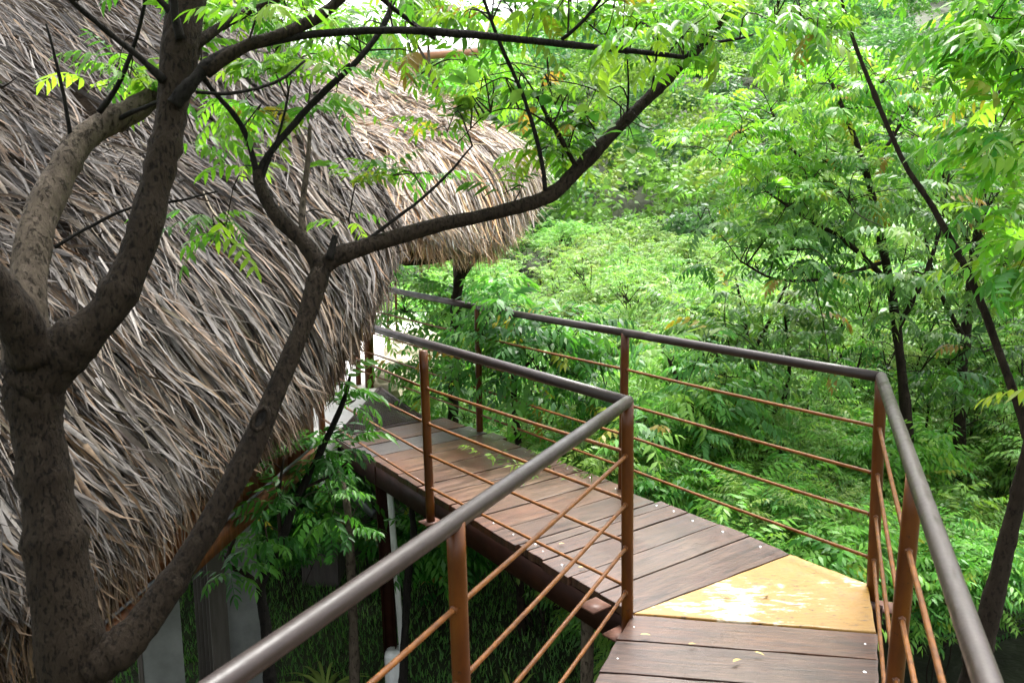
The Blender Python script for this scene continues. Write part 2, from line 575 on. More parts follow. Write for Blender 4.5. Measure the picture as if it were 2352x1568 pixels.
xs = np.concatenate([np.linspace(-260, -14, 26), np.linspace(-13, 22, 60), np.linspace(24, 320, 32)])
ys = np.concatenate([np.linspace(-60, -4, 8), np.linspace(-3, 34, 64), np.linspace(36, 240, 60)])
gx, gy = np.meshgrid(xs, ys)
gz = terrain_z(gx, gy)
nx, ny = len(xs), len(ys)
idx = np.arange(nx * ny).reshape(ny, nx)
Fg = np.stack([idx[:-1, :-1], idx[:-1, 1:], idx[1:, 1:], idx[1:, :-1]], -1).reshape(-1, 4)
ground = obj('ground', np_mesh('ground', np.stack([gx, gy, gz], -1).reshape(-1, 3), Fg, smooth=True), M['ground'])
tag(ground, 'leaf covered soil of the valley and the wooded hill', None, None, 'structure')

# ------------------------------------------------------------------ boardwalk
LEG_B_L0, LEG_B_L1 = np.array([0.475, 3.075]), np.array([-1.228, 5.544])      # left edge of the far leg
LEG_B_R0, LEG_B_R1 = np.array([1.540, 3.337]), np.array([-0.373, 5.913])      # right edge of the far leg
bw = empty('boardwalk', (0.6, 3.6, -1.6))
tag(bw, 'raised wooden boardwalk of wet red brown planks bending round a yellow wedge', 'boardwalk')


def z7(x, y):
    return QZ((1450 + x / 2.24) * 0.5742, (1650 + y / 2.24) * 0.5742, 0)[:2]


def z2(x, y):
    return QZ((2000 + x / 1.47) * 0.5742, (1900 + y / 1.47) * 0.5742, 0)[:2]


def cross2(a, b):
    return a[0] * b[1] - a[1] * b[0]


def line_hit(p, d, a, b):
    e = b - a
    t = cross2(a - p, e) / cross2(d, e)
    return p + d * t


PD = np.array([math.cos(math.radians(36.6)), math.sin(math.radians(36.6))])
EXT = 0.0
seam_pts = [QZ(880, 985, 0)[:2], z7(915, 125), z7(1070, 195), z7(1200, 245), z7(1385, 315), z7(840, 580), z7(1300, 575), z7(1350, 680),
            z7(1130, 905), z7(1380, 1003), z2(500, 290), z2(790, 245), z2(790, 325), z2(790, 465), z2(780, 620)]
seams = []
for p in seam_pts:
    seams.append((line_hit(p, PD, LEG_B_L0, LEG_B_L1), line_hit(p, PD, LEG_B_R0, LEG_B_R1)))
yl_a, yl_b = QZ(1452, 1409, 0)[:2], QZ(1815, 1272, 0)[:2]
seams.append((yl_a, yl_b))
# keep the seams in order along the leg
tl = lambda p: np.dot(p - LEG_B_L0, LEG_B_L1 - LEG_B_L0)
seams.sort(key=lambda s: -tl((s[0] + s[1]) / 2))
prng = np.random.default_rng(3)


def make_plank(name, quad, mat, parent, th=0.038, zt=0.0, gap=0.0042, tilt=0.0, rough=True, grey=0.0, screws=True, seed=0):
    """quad: four XY corners a(left,far) b(right,far) c(right,near) d(left,near)."""
    a, b, c, d = [np.asarray(q, float) for q in quad]
    ctr = (a + b + c + d) / 4
    ex = ((b - a) + (c - d)); ex /= np.linalg.norm(ex)
    ey = np.array([-ex[1], ex[0]])
    loc = lambda p: np.array([np.dot(p - ctr, ex), np.dot(p - ctr, ey)])
    q = [loc(p) for p in (d, c, b, a)]                       # counter-clockwise in local frame
    r = np.random.default_rng(seed)
    poly = []
    nseg = [9, 4, 9, 4] if rough else [1, 1, 1, 1]
    for i in range(4):
        p0, p1 = q[i], q[(i + 1) % 4]
        for k in range(nseg[i]):
            t = k / nseg[i]
            p = p0 * (1 - t) + p1 * t
            if rough:
                p = p + r.normal(size=2) * (0.0012 if i in (0, 2) else 0.0022)
            poly.append(p)
    poly = np.array(poly)
    cc = poly.mean(0)
    rel = poly - cc
    poly = cc + np.stack([rel[:, 0], np.sign(rel[:, 1]) * np.maximum(np.abs(rel[:, 1]) - gap, 0.002)], -1)
    V, Fp = prism(poly, -th, 0.0, 0.0028)
    me = new_mesh(name, V, Fp)
    mw = Matrix(((ex[0], ey[0], 0, ctr[0]), (ex[1], ey[1], 0, ctr[1]), (0, 0, 1, zt), (0, 0, 0, 1)))
    o = obj(name, me, mat, parent, mw @ Matrix.Rotation(tilt, 4, 'X'))
    o['greyness'] = grey
    if screws:
        x0, x1 = poly[:, 0].min(), poly[:, 0].max()
        for sx in (x0 + 0.055 + r.uniform(0, 0.02), x1 - 0.055 - r.uniform(0, 0.02)):
            so = bpy.data.objects.new('screw_head', SCREW)
            col.objects.link(so)
            so.location = (sx, r.uniform(-0.02, 0.02) * 1.0, 0.0008)
            so.scale = [r.choice([0.45, 0.8, 0.8]) * (0.6 if ctr[1] > 4.0 else 1.0)] * 3
            so.parent = o
    return o


ang = np.linspace(0, 2 * np.pi, 10, endpoint=False)
sv = [(0.0085 * math.cos(t), 0.0085 * math.sin(t), 0) for t in ang] + [(0.0055 * math.cos(t), 0.0055 * math.sin(t), 0.0028) for t in ang] + [(0, 0, 0.0034)]
sf = [(i, (i + 1) % 10, 10 + (i + 1) % 10, 10 + i) for i in range(10)] + [(10 + i, 10 + (i + 1) % 10, 20) for i in range(10)]
SCREW = new_mesh('screw_head', sv, sf, True)
SCREW.materials.append(M['screw'])

greys = [0.0, 0.72, 0.05, 0.0, 0.0, 0.1, 0.0, 0.1, 0.0, 0.12, 0.15, 0.12, 0.15, 0.2, 0.15]
for i in range(len(seams) - 1):
    (la, ra), (lb, rb) = seams[i], seams[i + 1]
    ext_l = prng.normal(0, 0.008); ext_r = prng.normal(0, 0.012)
    dirp = (ra - la) / np.linalg.norm(ra - la)
    make_plank('plank', (la - dirp * ext_l, ra + dirp * ext_r, rb + dirp * ext_r, lb - dirp * ext_l), M['plank'], bw,
               zt=prng.uniform(-0.003, 0.004), tilt=prng.normal(0, 0.008), grey=greys[i % len(greys)], seed=i)

# yellow wedge at the bend
wedge = [yl_a, QZ(2014, 1452, 0)[:2], QZ(1996, 1341, 0)[:2], QZ(1850, 1285, 0)[:2], yl_b]
wr = np.random.default_rng(5)
poly = []
for i in range(len(wedge)):
    p0, p1 = np.asarray(wedge[i]), np.asarray(wedge[(i + 1) % len(wedge)])
    for k in range(8):
        poly.append(p0 + (p1 - p0) * k / 8 + wr.normal(size=2) * 0.0016)
poly = np.array(poly)
wc = poly.mean(0)
poly = wc + (poly - wc) * 0.992
V, Fp = prism(poly, -0.05, 0.003, 0.006)
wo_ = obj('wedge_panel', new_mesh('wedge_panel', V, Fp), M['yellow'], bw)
tag(wo_, 'yellow painted wedge panel with wear and painted-in white glare')

# near leg, coming down towards the bend
AL0, AL1 = QZ(1365, 1568, 0)[:2], QZ(1450, 1409, 0)[:2]
AR0, AR1 = QZ(2021, 1568, 0)[:2], QZ(2014, 1452, 0)[:2]
dA_l = (AL0 - AL1) / np.linalg.norm(AL0 - AL1)
dA_r = (AR0 - AR1) / np.linalg.norm(AR0 - AR1)
lp = [AL1, QZ(1416, 1466, 0)[:2], QZ(1376, 1540, 0)[:2]]
rp = [AR1, QZ(2017, 1512, 0)[:2], QZ(2020, 1590, 0)[:2]]
for k in range(11):
    lp.append(lp[-1] + dA_l * 0.21); rp.append(rp[-1] + dA_r * 0.21)
for i in range(len(lp) - 1):
    sl = 0.045 * max(0, np.linalg.norm((lp[i] + lp[i + 1]) / 2 - AL1))
    make_plank('plank', (lp[i], rp[i], rp[i + 1], lp[i + 1]), M['plank'], bw, zt=-0.003 + (0.0 if i < 3 else (sl - 0.02)),
               tilt=prng.normal(0, 0.004), grey=[0.05, 0.25, 0.25, 0.1][i % 4], seed=100 + i)

# steel channels below the planks
def beam_along(a, b, z, w=0.055, h=0.13, name='side_beam', parent=bw, mat='beam'):
    A = np.array([a[0], a[1], z]); B = np.array([b[0], b[1], z])
    parts = [box_between(A, B, w * 0.16, h)]
    side = np.cross((B - A) / np.linalg.norm(B - A), [0, 0, 1])
    for dz in (h / 2 - 0.004, -h / 2 + 0.004):
        o_ = side * w * 0.45 + np.array([0, 0, dz * 0.985])
        parts.append(box_between(A + o_, B + o_, w * 0.9, 0.008))
    return obj(name, quads_to_mesh(name, parts, False), M[mat], parent)


dB = (LEG_B_L1 - LEG_B_L0) / np.linalg.norm(LEG_B_L1 - LEG_B_L0)
nB = np.array([dB[1], -dB[0]])                      # towards the right edge
beam_along(LEG_B_L0 + nB * 0.020, LEG_B_L1 + nB * 0.020 + dB * 0.1, -0.112)
beam_along(LEG_B_R1 - nB * 0.05, LEG_B_R0 - nB * 0.05 - dB * 0.1, -0.112)
beam_along(lp[-1] + np.array([0.04, 0.0]), AL1 + np.array([0.02, -0.02]), -0.118)
beam_along(AR1 + np.array([-0.05, 0.0]), rp[-1] - np.array([0.05, 0.0]), -0.118)
for t in (0.12, 0.45, 0.8):
    a = LEG_B_L0 + (LEG_B_L1 - LEG_B_L0) * t + nB * 0.07
    b = LEG_B_R0 + (LEG_B_R1 - LEG_B_R0) * t - nB * 0.10
    obj('cross_beam', quads_to_mesh('cross_beam', [box_between([*a, -0.115], [*b, -0.115], 0.05, 0.10)], False), M['beam'], bw)
obj('cross_beam', quads_to_mesh('cross_beam', [box_between([*(AL1 + [0.03, -0.05]), -0.24], [*(AR1 + [-0.03, -0.05]), -0.24], 0.07, 0.09)], False), M['beam'], bw)
# supports: brown steel column with chipped white angle and a white footing, thin column under the bend
sc_top = np.array([-0.835, 5.085, -0.05]); sc_bot = np.array([sc_top[0] + 0.03, sc_top[1], -1.6])
parts = [box_between(sc_bot, sc_top, 0.075, 0.008, (0, 1, 0.0))]
for s_ in (-1, 1):
    o_ = np.array([0.038 * s_, 0, 0])
    parts.append(box_between(sc_bot + o_, sc_top + o_, 0.007, 0.07, (0, 1, 0.0)))
obj('support_column', quads_to_mesh('support_column', parts, False), M['beam'], bw)
wp_t, wp_b = np.array([-0.790, 5.03, -0.05]), np.array([-0.725, 5.03, -1.36])
wp = obj('steel_angle', quads_to_mesh('steel_angle', [box_between(wp_b, wp_t, 0.034, 0.006, (0, 1, 0)), box_between(wp_b + [0.015, 0.02, 0], wp_t + [0.015, 0.02, 0], 0.006, 0.04, (0, 1, 0))], False), M['white_steel'], bw)
tag(wp, 'chipped white painted steel angle leaning below the planks')
fb = np.array([-0.775, 5.06, -1.31])
nfo = 14
fa = np.linspace(0, 2 * np.pi, nfo, endpoint=False)
fpoly = np.stack([fb[0] + 0.07 * np.sign(np.cos(fa)) * np.abs(np.cos(fa)) ** 0.45, fb[1] + 0.07 * np.sign(np.sin(fa)) * np.abs(np.sin(fa)) ** 0.45], -1)
V, Fp = prism(fpoly, -1.75, fb[2], 0.03)
tag(obj('footing', new_mesh('footing', V, Fp), M['white_steel'], bw), 'whitewashed concrete footing')
c2 = Q(1350, 1420, 3.7)
tube('support_column', [np.array([c2[0], c2[1], -1.62]), np.array([c2[0], c2[1], -0.17])], 0.03, M['bark_pale'], bw, 10)
obj('brace', quads_to_mesh('brace', [box_between(Q(762, 1098, 5.45), Q(858, 1180, 5.25), 0.03, 0.045)], False), M['dark_steel'], bw)
# welded tabs that carry the posts
def plate(p, parent, sx=0.05, sy=0.05, rot=0.0):
    ex = np.array([math.cos(rot), math.sin(rot), 0]); ey = np.array([-ex[1], ex[0], 0])
    return obj('base_plate', quads_to_mesh('base_plate', [box_arrays(p, ex * sx, ey * sy, np.array([0, 0, 0.004]))], False), M['plate'], parent)


plate(Q(1366, 1390, 3.36), bw, 0.045, 0.05, math.radians(-52))

# ------------------------------------------------------------------ railings
HR, PR, RR = 0.0228, 0.0238, 0.0070


def post(rail, bottom, top, drop=0.07):
    b, t = np.asarray(bottom, float), np.asarray(top, float)
    d = (b - t) / np.linalg.norm(b - t)
    n = 10
    path = [t + (b + d * drop - t) * k / (n - 1) for k in range(n)]
    po = tube('post', path, PR, M['post'], rail, 18)
    return po


def rod_path(a, b, name, rail, ribs=True):
    a, b = np.asarray(a, float), np.asarray(b, float)
    L = np.linalg.norm(b - a)
    n = max(8, int(L / 0.0048)) if ribs else 6
    t = np.linspace(0, 1, n)[:, None]
    path = a + (b - a) * t
    sag = np.array([0, 0, -0.004]) * np.sin(np.pi * t)
    rad = np.full(n, RR)
    if ribs:
        rad = RR * (1 + 0.13 * (np.arange(n) % 2))
    ro = obj('rod', quads_to_mesh('rod', [tube_arrays(path + sag, rad, 8)], True), M['rod'], rail)
    for e_, k_ in ((a, 1), (b, -1)):
        wb = bpy.data.objects.new('weld_bead', WELD); col.objects.link(wb)
        wb.location = tuple(e_ + (b - a) / L * (PR + 0.001) * k_); wb.scale = (1, 1, random.uniform(0.8, 1.3)); wb.parent = ro
    return ro


import bmesh
WELD = bpy.data.meshes.new('weld_bead')
_bm = bmesh.new(); bmesh.ops.create_icosphere(_bm, subdivisions=1, radius=0.0125); _bm.to_mesh(WELD); _bm.free()
WELD.materials.append(M['post'])


def handrail_seg(a, b, rail):
    return tube('handrail', [a + (b - a) * k / 5 for k in range(6)], HR, M['handrail'], rail, 20)


def rods_between(p0, p1, rail, fr=(0.23, 0.45, 0.65, 0.86), ribs=True):
    for f_ in fr:
        a = p0[1] + (p0[0] - p0[1]) * f_
        b = p1[1] + (p1[0] - p1[1]) * f_
        rod_path(a, b, 'rod', rail, ribs)


railL = empty('railing', (0.46, 3.07, 0))
tag(railL, 'inner steel railing with its corner post beside the yellow wedge', 'railing', 'steel railings of the boardwalk')
railR = empty('railing', (1.55, 3.32, 0))
tag(railR, 'outer steel railing along the leafy side of the boardwalk', 'railing', 'steel railings of the boardwalk')


def vert(px_t, py_t, px_b, py_b, zb=0.0):
    b = QZ(px_b, py_b, zb)
    r = ray(px_t, py_t)
    d = (b[1] - CAM[1]) / r[1]
    t = CAM + r * d
    return b, t


# inner railing: corner, mid post, far post, near post
Lc = vert(1441, 922, 1441, 1412)
L1 = vert(972, 805, 988, 1168)
Lf_b = QZ(741, 998, 0)
Lf = (Lf_b, Lf_b + (L1[1] - L1[0]) + np.array([0.0, 0.0, 0.01]))
ln_t = Q(1046, 1196, 2.0)
Ln = (ln_t + np.array([0.02, 0.02, -0.92]), ln_t)
dirLn = (Ln[1] - Lc[1])
L_end_t = Lc[1] + dirLn * 1.9
L_end = (L_end_t + np.array([0, 0, -0.92]), L_end_t)
for p in (Lc, L1, Lf, Ln, L_end):
    post(railL, p[0], p[1])
plate(Lc[0] + np.array([-0.03, -0.02, -0.075]), railL, 0.05, 0.05, math.radians(40))
plate(L1[0] + np.array([0.0, 0.0, -0.072]), railL, 0.05, 0.04, math.radians(40))
handrail_seg(Lc[1] + (Lc[1] - L_end[1]) * 0.004, L_end[1], railL)
handrail_seg(Lc[1] + (Lc[1] - L1[1]) * 0.004, Lf[1], railL)
rods_between(L1, Lc, railL); rods_between(Lf, L1, railL, ribs=False)
rods_between(Lc, Ln, railL, (0.24, 0.463, 0.666, 0.877)); rods_between(Ln, L_end, railL, (0.24, 0.463, 0.666, 0.877))

# outer railing
Rc = vert(2024, 866, 2004, 1347)
R1 = vert(1436, 764, 1429, 1119)
R2 = vert(1097, 706, 1102, 990)
dR = (R2[0] - R1[0]); dR /= np.linalg.norm(dR)
R3b = R2[0] + dR * 1.9
R3 = (R3b, R3b + np.array([0, 0, 0.90]))
rn_t = Q(2102, 1090, 2.25)
Rn = (rn_t + np.array([-0.01, 0.0, -0.92]), rn_t)
re_t = Q(2258, 1568, 1.62)
R_end_t = Rc[1] + (Rn[1] - Rc[1]) * 2.6
R_end = (R_end_t + np.array([0, 0, -0.92]), R_end_t)
for p in (Rc, R1, R2, R3, Rn, R_end):
    post(railR, p[0], p[1])
plate(Rc[0] + np.array([0.03, -0.03, -0.075]), railR, 0.05, 0.05, math.radians(-20))
handrail_seg(Rc[1], R_end[1], railR)
handrail_seg(Rc[1], R1[1], railR); handrail_seg(R1[1], R2[1], railR); handrail_seg(R2[1], R3[1], railR)
rods_between(R1, Rc, railR); rods_between(R2, R1, railR); rods_between(R3, R2, railR, ribs=False)
rods_between(Rc, Rn, railR); rods_between(Rn, R_end, railR)
for rl, c in ((railL, Lc[1]), (railR, Rc[1])):
    bmv = []
    m_ = bpy.data.meshes.new('elbow')
    import bmesh
    bm = bmesh.new(); bmesh.ops.create_uvsphere(bm, u_segments=16, v_segments=10, radius=HR * 1.0)
    bmesh.ops.translate(bm, verts=bm.verts, vec=Vector(c)); bm.to_mesh(m_); bm.free()
    for p_ in m_.polygons: p_.use_smooth = True
    obj('elbow', m_, M['handrail'], rl)

# ------------------------------------------------------------------ pale terrace beyond the walkway, mesh step, stones
ter = empty('terrace', (-1.9, 7.6, 0))
tag(ter, 'bright pale cement terrace at the far end of the boardwalk', 'terrace')
tp = [QZ(700, 1030, 0)[:2], QZ(772, 1003, 0)[:2], QZ(850, 930, 0)[:2], QZ(872, 890, 0)[:2], QZ(905, 835, 0)[:2], QZ(940, 790, 0)[:2], np.array([-1.2, 12.0]), np.array([-6.0, 12.0]), np.array([-6.0, 5.6])]
V, Fp = prism(np.array(tp), -0.22, -0.012, 0.02)
obj('floor_slab', new_mesh('floor_slab', V, Fp), M['terrace'], ter)
for tx, ty in ((-1.6, 6.6), (-1.6, 9.5), (-4.5, 6.6)):
    V, Fp = prism(np.array([[tx - .15, ty - .15], [tx + .15, ty - .15], [tx + .15, ty + .15], [tx - .15, ty + .15]]), -2.6, -0.21, 0.01)
    obj('pier', new_mesh('pier', V, Fp), M['column_dark'], ter)
# cream boulders along the terrace edge
rb = np.random.default_rng(12)
def boulder(c, r, seed, parent, name='edge_stone', mat='stone'):
    bm = bmesh.new()
    bmesh.ops.create_icosphere(bm, subdivisions=3, radius=1.0)
    rr = np.random.default_rng(seed)
    ph = rr.uniform(0, 6, 9)
    for v in bm.verts:
        x, y, z = v.co
        k = 1 + 0.16 * math.sin(3 * x + ph[0]) * math.cos(3 * y + ph[1]) + 0.10 * math.sin(6 * z + ph[2] + 3 * x) + 0.05 * math.sin(11 * y + ph[3]) * math.sin(9 * x + ph[4])
        p = Vector((math.copysign(abs(x) ** 0.75, x), math.copysign(abs(y) ** 0.75, y), math.copysign(abs(z) ** 0.7, z)))
        v.co = Vector((p.x * r[0], p.y * r[1], p.z * r[2])) * k + Vector(c)
    me = bpy.data.meshes.new(name); bm.to_mesh(me); bm.free()
    return obj(name, me, M[mat], parent)


for px, py, r in ((885, 880, (0.17, 0.20, 0.13)), (912, 850, (0.19, 0.30, 0.15)), (935, 818, (0.24, 0.34, 0.16)), (955, 795, (0.26, 0.4, 0.17))):
    p = QZ(px, py, 0.0)
    boulder((p[0], p[1] + 0.05, -0.03), r, px, ter)
# brown steel mesh step between terrace and planks
g0, g1 = QZ(772, 1002, 0)[:2], QZ(978, 962, 0)[:2]
g2_, g3 = QZ(872, 888, 0)[:2], QZ(868, 893, 0)[:2]
grate = empty('mesh_step', (*((g0 + g1) / 2), 0))
tag(grate, 'brown steel mesh step between planks and pale terrace', 'step')
parts = []
edges = [(g0, g1), (g1, g2_), (g2_, g0)]
for a, b in edges:
    parts.append(box_between([*a, -0.012], [*b, -0.012], 0.022, 0.024))
obj('frame', quads_to_mesh('frame', parts, False), M['grate'], grate)
parts = []
nb = 26
for k in range(1, nb):
    t = k / nb
    parts.append(box_between([*(g0 + (g2_ - g0) * t), -0.008], [*(g1 + (g2_ - g1) * t), -0.008], 0.006, 0.006))
nb2 = 44
for k in range(1, nb2):
    t = k / nb2
    p = g0 + (g1 - g0) * t
    # parallel to g0->g2 until it meets the g1-g2 edge
    e = line_hit(p, g2_ - g0, g1, g2_)
    parts.append(box_between([*p, -0.004], [*e, -0.004], 0.006, 0.006))
tag(obj('wire_mesh', quads_to_mesh('wire_mesh', parts, False), M['grate'], grate), None, None, None, 'stuff')
# posts of the terrace rail with rope loops
trail = empty('terrace_railing', (*QZ(850, 884, 0),))
tag(trail, 'rusty posts with thin rods and hanging rope loops on the terrace edge', 'railing')
t1 = QZ(850, 886, 0); t2 = QZ(893, 822, 0); t3 = QZ(912, 800, 0)
for k, p in enumerate((t1, t2, t3)):
    tube('post', [p + [0, 0, -.02], p + [0, 0, 0.55], p + [0, 0, 0.92]], 0.042 if k == 0 else 0.014, M['post'], trail, 12)
for h_ in (0.42, 0.68, 0.9):
    tube('rod', [t1 + [0, 0, h_], t2 + [0, 0, h_], t3 + [0, 0, h_]], 0.009, M['post'], trail, 8)
for k in range(4):
    a = t1 + (t3 - t1) * (0.12 + 0.2 * k) + [0, 0, 0.68]; b = t1 + (t3 - t1) * (0.24 + 0.2 * k) + [0, 0, 0.68]
    pts = [a + (b - a) * s_ + np.array([0, 0, -0.26 * math.sin(math.pi * s_) ** 0.7]) for s_ in np.linspace(0, 1, 9)]
    tube('rope_loop', pts, 0.008, M['rope'], trail, 6)

# ------------------------------------------------------------------ thatched huts
class Loft:
    """Roof skin from flow lines that run from the eave (v=0) up to the top (v=1)."""
    def __init__(self, lines):
        self.G = np.array([[Q(*p) for p in ln] for ln in lines])      # (nu, nv, 3)
        self.nu, self.nv = self.G.shape[:2]

    @staticmethod
    def _w(t):
        return np.stack([-0.5 * t + t ** 2 - 0.5 * t ** 3, 1 - 2.5 * t ** 2 + 1.5 * t ** 3, 0.5 * t + 2 * t ** 2 - 1.5 * t ** 3, -0.5 * t ** 2 + 0.5 * t ** 3], -1)

    def raw(self, u, v):
        su = np.clip(u, 0, 1) * (self.nu - 1); sv_ = np.clip(v, 0, 1) * (self.nv - 1)
        iu = np.minimum(su.astype(int), self.nu - 2); iv = np.minimum(sv_.astype(int), self.nv - 2)
        wu, wv = self._w(su - iu), self._w(sv_ - iv)
        P = np.zeros(u.shape + (3,))
        G = self.G
        ext = np.concatenate([2 * G[:1] - G[1:2], G, 2 * G[-1:] - G[-2:-1]], 0)
        ext = np.concatenate([2 * ext[:, :1] - ext[:, 1:2], ext, 2 * ext[:, -1:] - ext[:, -2:-1]], 1)
        for a in range(4):
            for b in range(4):
                P += (wu[..., a] * wv[..., b])[..., None] * ext[iu + a, iv + b]
        return P

    def at(self, u, v):
        P = self.raw(u, v)
        over = np.clip(-v, 0, None)[..., None]
        e = 0.02
        d = self.raw(u, np.zeros_like(v)) - self.raw(u, np.full_like(v, e))
        d = d / e
        L = np.linalg.norm(d, axis=-1, keepdims=True)
        down = np.zeros_like(d); down[..., 2] = -1
        dirn = 0.45 * d / L + 0.55 * down
        return P + dirn * over * L

    def normal(self, u, v):
        e = 0.01
        a = self.raw(np.clip(u + e, 0, 1), v) - self.raw(np.clip(u - e, 0, 1), v)
        v1, v0 = np.clip(v + e, 0, 1), np.clip(v - e, 0, 1)
        b = self.raw(u, v1) - self.raw(u, v0)
        n = np.cross(a, b)
        n /= np.linalg.norm(n, axis=-1, keepdims=True) + 1e-9
        flip = np.where((n[..., 2:3] < 0), -1, 1)
        return n * flip


def thatch_colors(n, rng, v, pale=1.0):
    base = np.array([[0.30, 0.265, 0.235], [0.37, 0.30, 0.225], [0.22, 0.185, 0.155], [0.43, 0.39, 0.35], [0.30, 0.205, 0.125], [0.11, 0.085, 0.065], [0.40, 0.33, 0.20]])
    p = np.array([0.27, 0.20, 0.17, 0.16, 0.10, 0.05, 0.05])
    k = rng.choice(len(base), n, p=p / p.sum())
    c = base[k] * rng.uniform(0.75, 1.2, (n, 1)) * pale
    return c


def strips(loft, n, rng, Lr, Wr, vr=(0.0, 1.0), lift=0.05, urange=(0, 1), seg=4, pale=1.0, over_max=0.07, clump=0, tan=0.15):
    """n blades lying on the roof, each a folded tapering ribbon pointing down the slope."""
    u0 = rng.uniform(urange[0], urange[1], n)
    v0 = rng.uniform(vr[0], vr[1], n)
    if clump:
        m = max(1, n // clump)                              # blades lie in fronds
        cu, cv = rng.uniform(urange[0], urange[1], m), rng.uniform(vr[0], vr[1], m)
        cl = rng.integers(0, m, n)
        u0 = np.clip(cu[cl] + rng.normal(0, 0.010, n), 0, 1); v0 = cv[cl] + rng.normal(0, 0.035, n)
    e = 0.02
    span = np.linalg.norm(loft.raw(u0, np.clip(v0, 0, .97) + e) - loft.raw(u0, np.clip(v0, 0, .97)), axis=1) / e
    L = rng.uniform(*Lr, n)
    over = rng.uniform(-0.04, over_max, n) / span
    v0 = np.maximum(v0, L / span - over)                    # the tips end at the eave
    v0 = np.where(v0 > 1.05, 1.05, v0)
    dv = L / span
    uspan = np.linalg.norm(loft.raw(np.clip(u0 + e, 0, 1), v0) - loft.raw(np.clip(u0 - e, 0, 1), v0), axis=1) / (2 * e) + 0.05
    du = rng.normal(0, 0.13, n) * L / uspan
    if clump:
        du = (rng.normal(0, 0.15, m)[cl] + (u0 - cu[cl]) * uspan / 0.12 * 0.08 + rng.normal(0, 0.07, n)) * L / uspan
    bend = rng.normal(0, 0.05, n) * L / uspan
    W = (Wr[0] + (Wr[1] - Wr[0]) * rng.random(n) ** 2.4) * 0.5
    base_off = rng.uniform(0.0, lift, n)
    if clump:
        base_off = rng.uniform(0.0, lift, m)[cl] + rng.uniform(0, lift * 0.35, n)
    tip = np.abs(rng.normal(0, 0.06, n)) * rng.choice([0.25, 1, 1.6], n, p=[0.6, 0.3, 0.1])
    roll = rng.normal(0, 0.5, n)
    ts = np.linspace(0, 1, seg + 1)
    P = np.zeros((n, seg + 1, 3)); Nn = np.zeros_like(P)
    for i, t in enumerate(ts):
        uu = u0 + du * t + bend * math.sin(math.pi * t)
        vv = v0 - dv * t
        Nn[:, i] = loft.normal(np.clip(uu, 0, 1), np.clip(vv, 0, 1))
        P[:, i] = loft.at(uu, vv) + Nn[:, i] * (base_off + tip * t ** 2 - 0.02 * (1 - t))[:, None]
        P[:, i] += rng.normal(0, 0.0035, (n, 3))
    T = np.gradient(P, axis=1)
    T /= np.linalg.norm(T, axis=2, keepdims=True) + 1e-9
    S = np.cross(T, Nn); S /= np.linalg.norm(S, axis=2, keepdims=True) + 1e-9
    Bn = np.cross(S, T)
    cr, sr = np.cos(roll)[:, None, None], np.sin(roll)[:, None, None]
    S2 = S * cr + Bn * sr; B2 = Bn * cr - S * sr
    prof = np.interp(ts, [0, 0.15, 0.55, 0.9, 1], [0.55, 0.9, 1.0, 0.55, 0.12])
    w = W[:, None] * prof[None, :]
    fold = rng.uniform(-0.45, 0.45, n)[:, None, None]
    V = np.stack([P - S2 * w[..., None], P + B2 * (w[..., None] * fold), P + S2 * w[..., None]], 2)     # n, seg+1, 3, 3
    nvt = (seg + 1) * 3
    V = V.reshape(-1, 3)
    q = []
    for i in range(seg):
        for k in range(2):
            q.append([i * 3 + k, i * 3 + k + 1, (i + 1) * 3 + k + 1, (i + 1) * 3 + k])
    q = np.array(q)
    Fq = (np.arange(n)[:, None, None] * nvt + q[None]).reshape(-1, 4)
    c = thatch_colors(n, rng, v0, pale)
    tn = (rng.random(n) < tan + 0.35 * np.clip(0.35 - v0, 0, 1) / 0.35)[:, None]
    c = np.where(tn, c * [1.12, 0.86, 0.60], c)
    if clump:
        c = c * rng.uniform(0.6, 1.15, m)[cl][:, None]
    along = rng.uniform(0.75, 1.05, (n, 1)) + (ts[None, :] * rng.uniform(-0.1, 0.25, (n, 1)))
    C = (c[:, None, :] * along[..., None])[:, :, None, :].repeat(3, 2).reshape(-1, 3)
    return V, Fq, np.clip(C, 0.01, 0.75), nvt


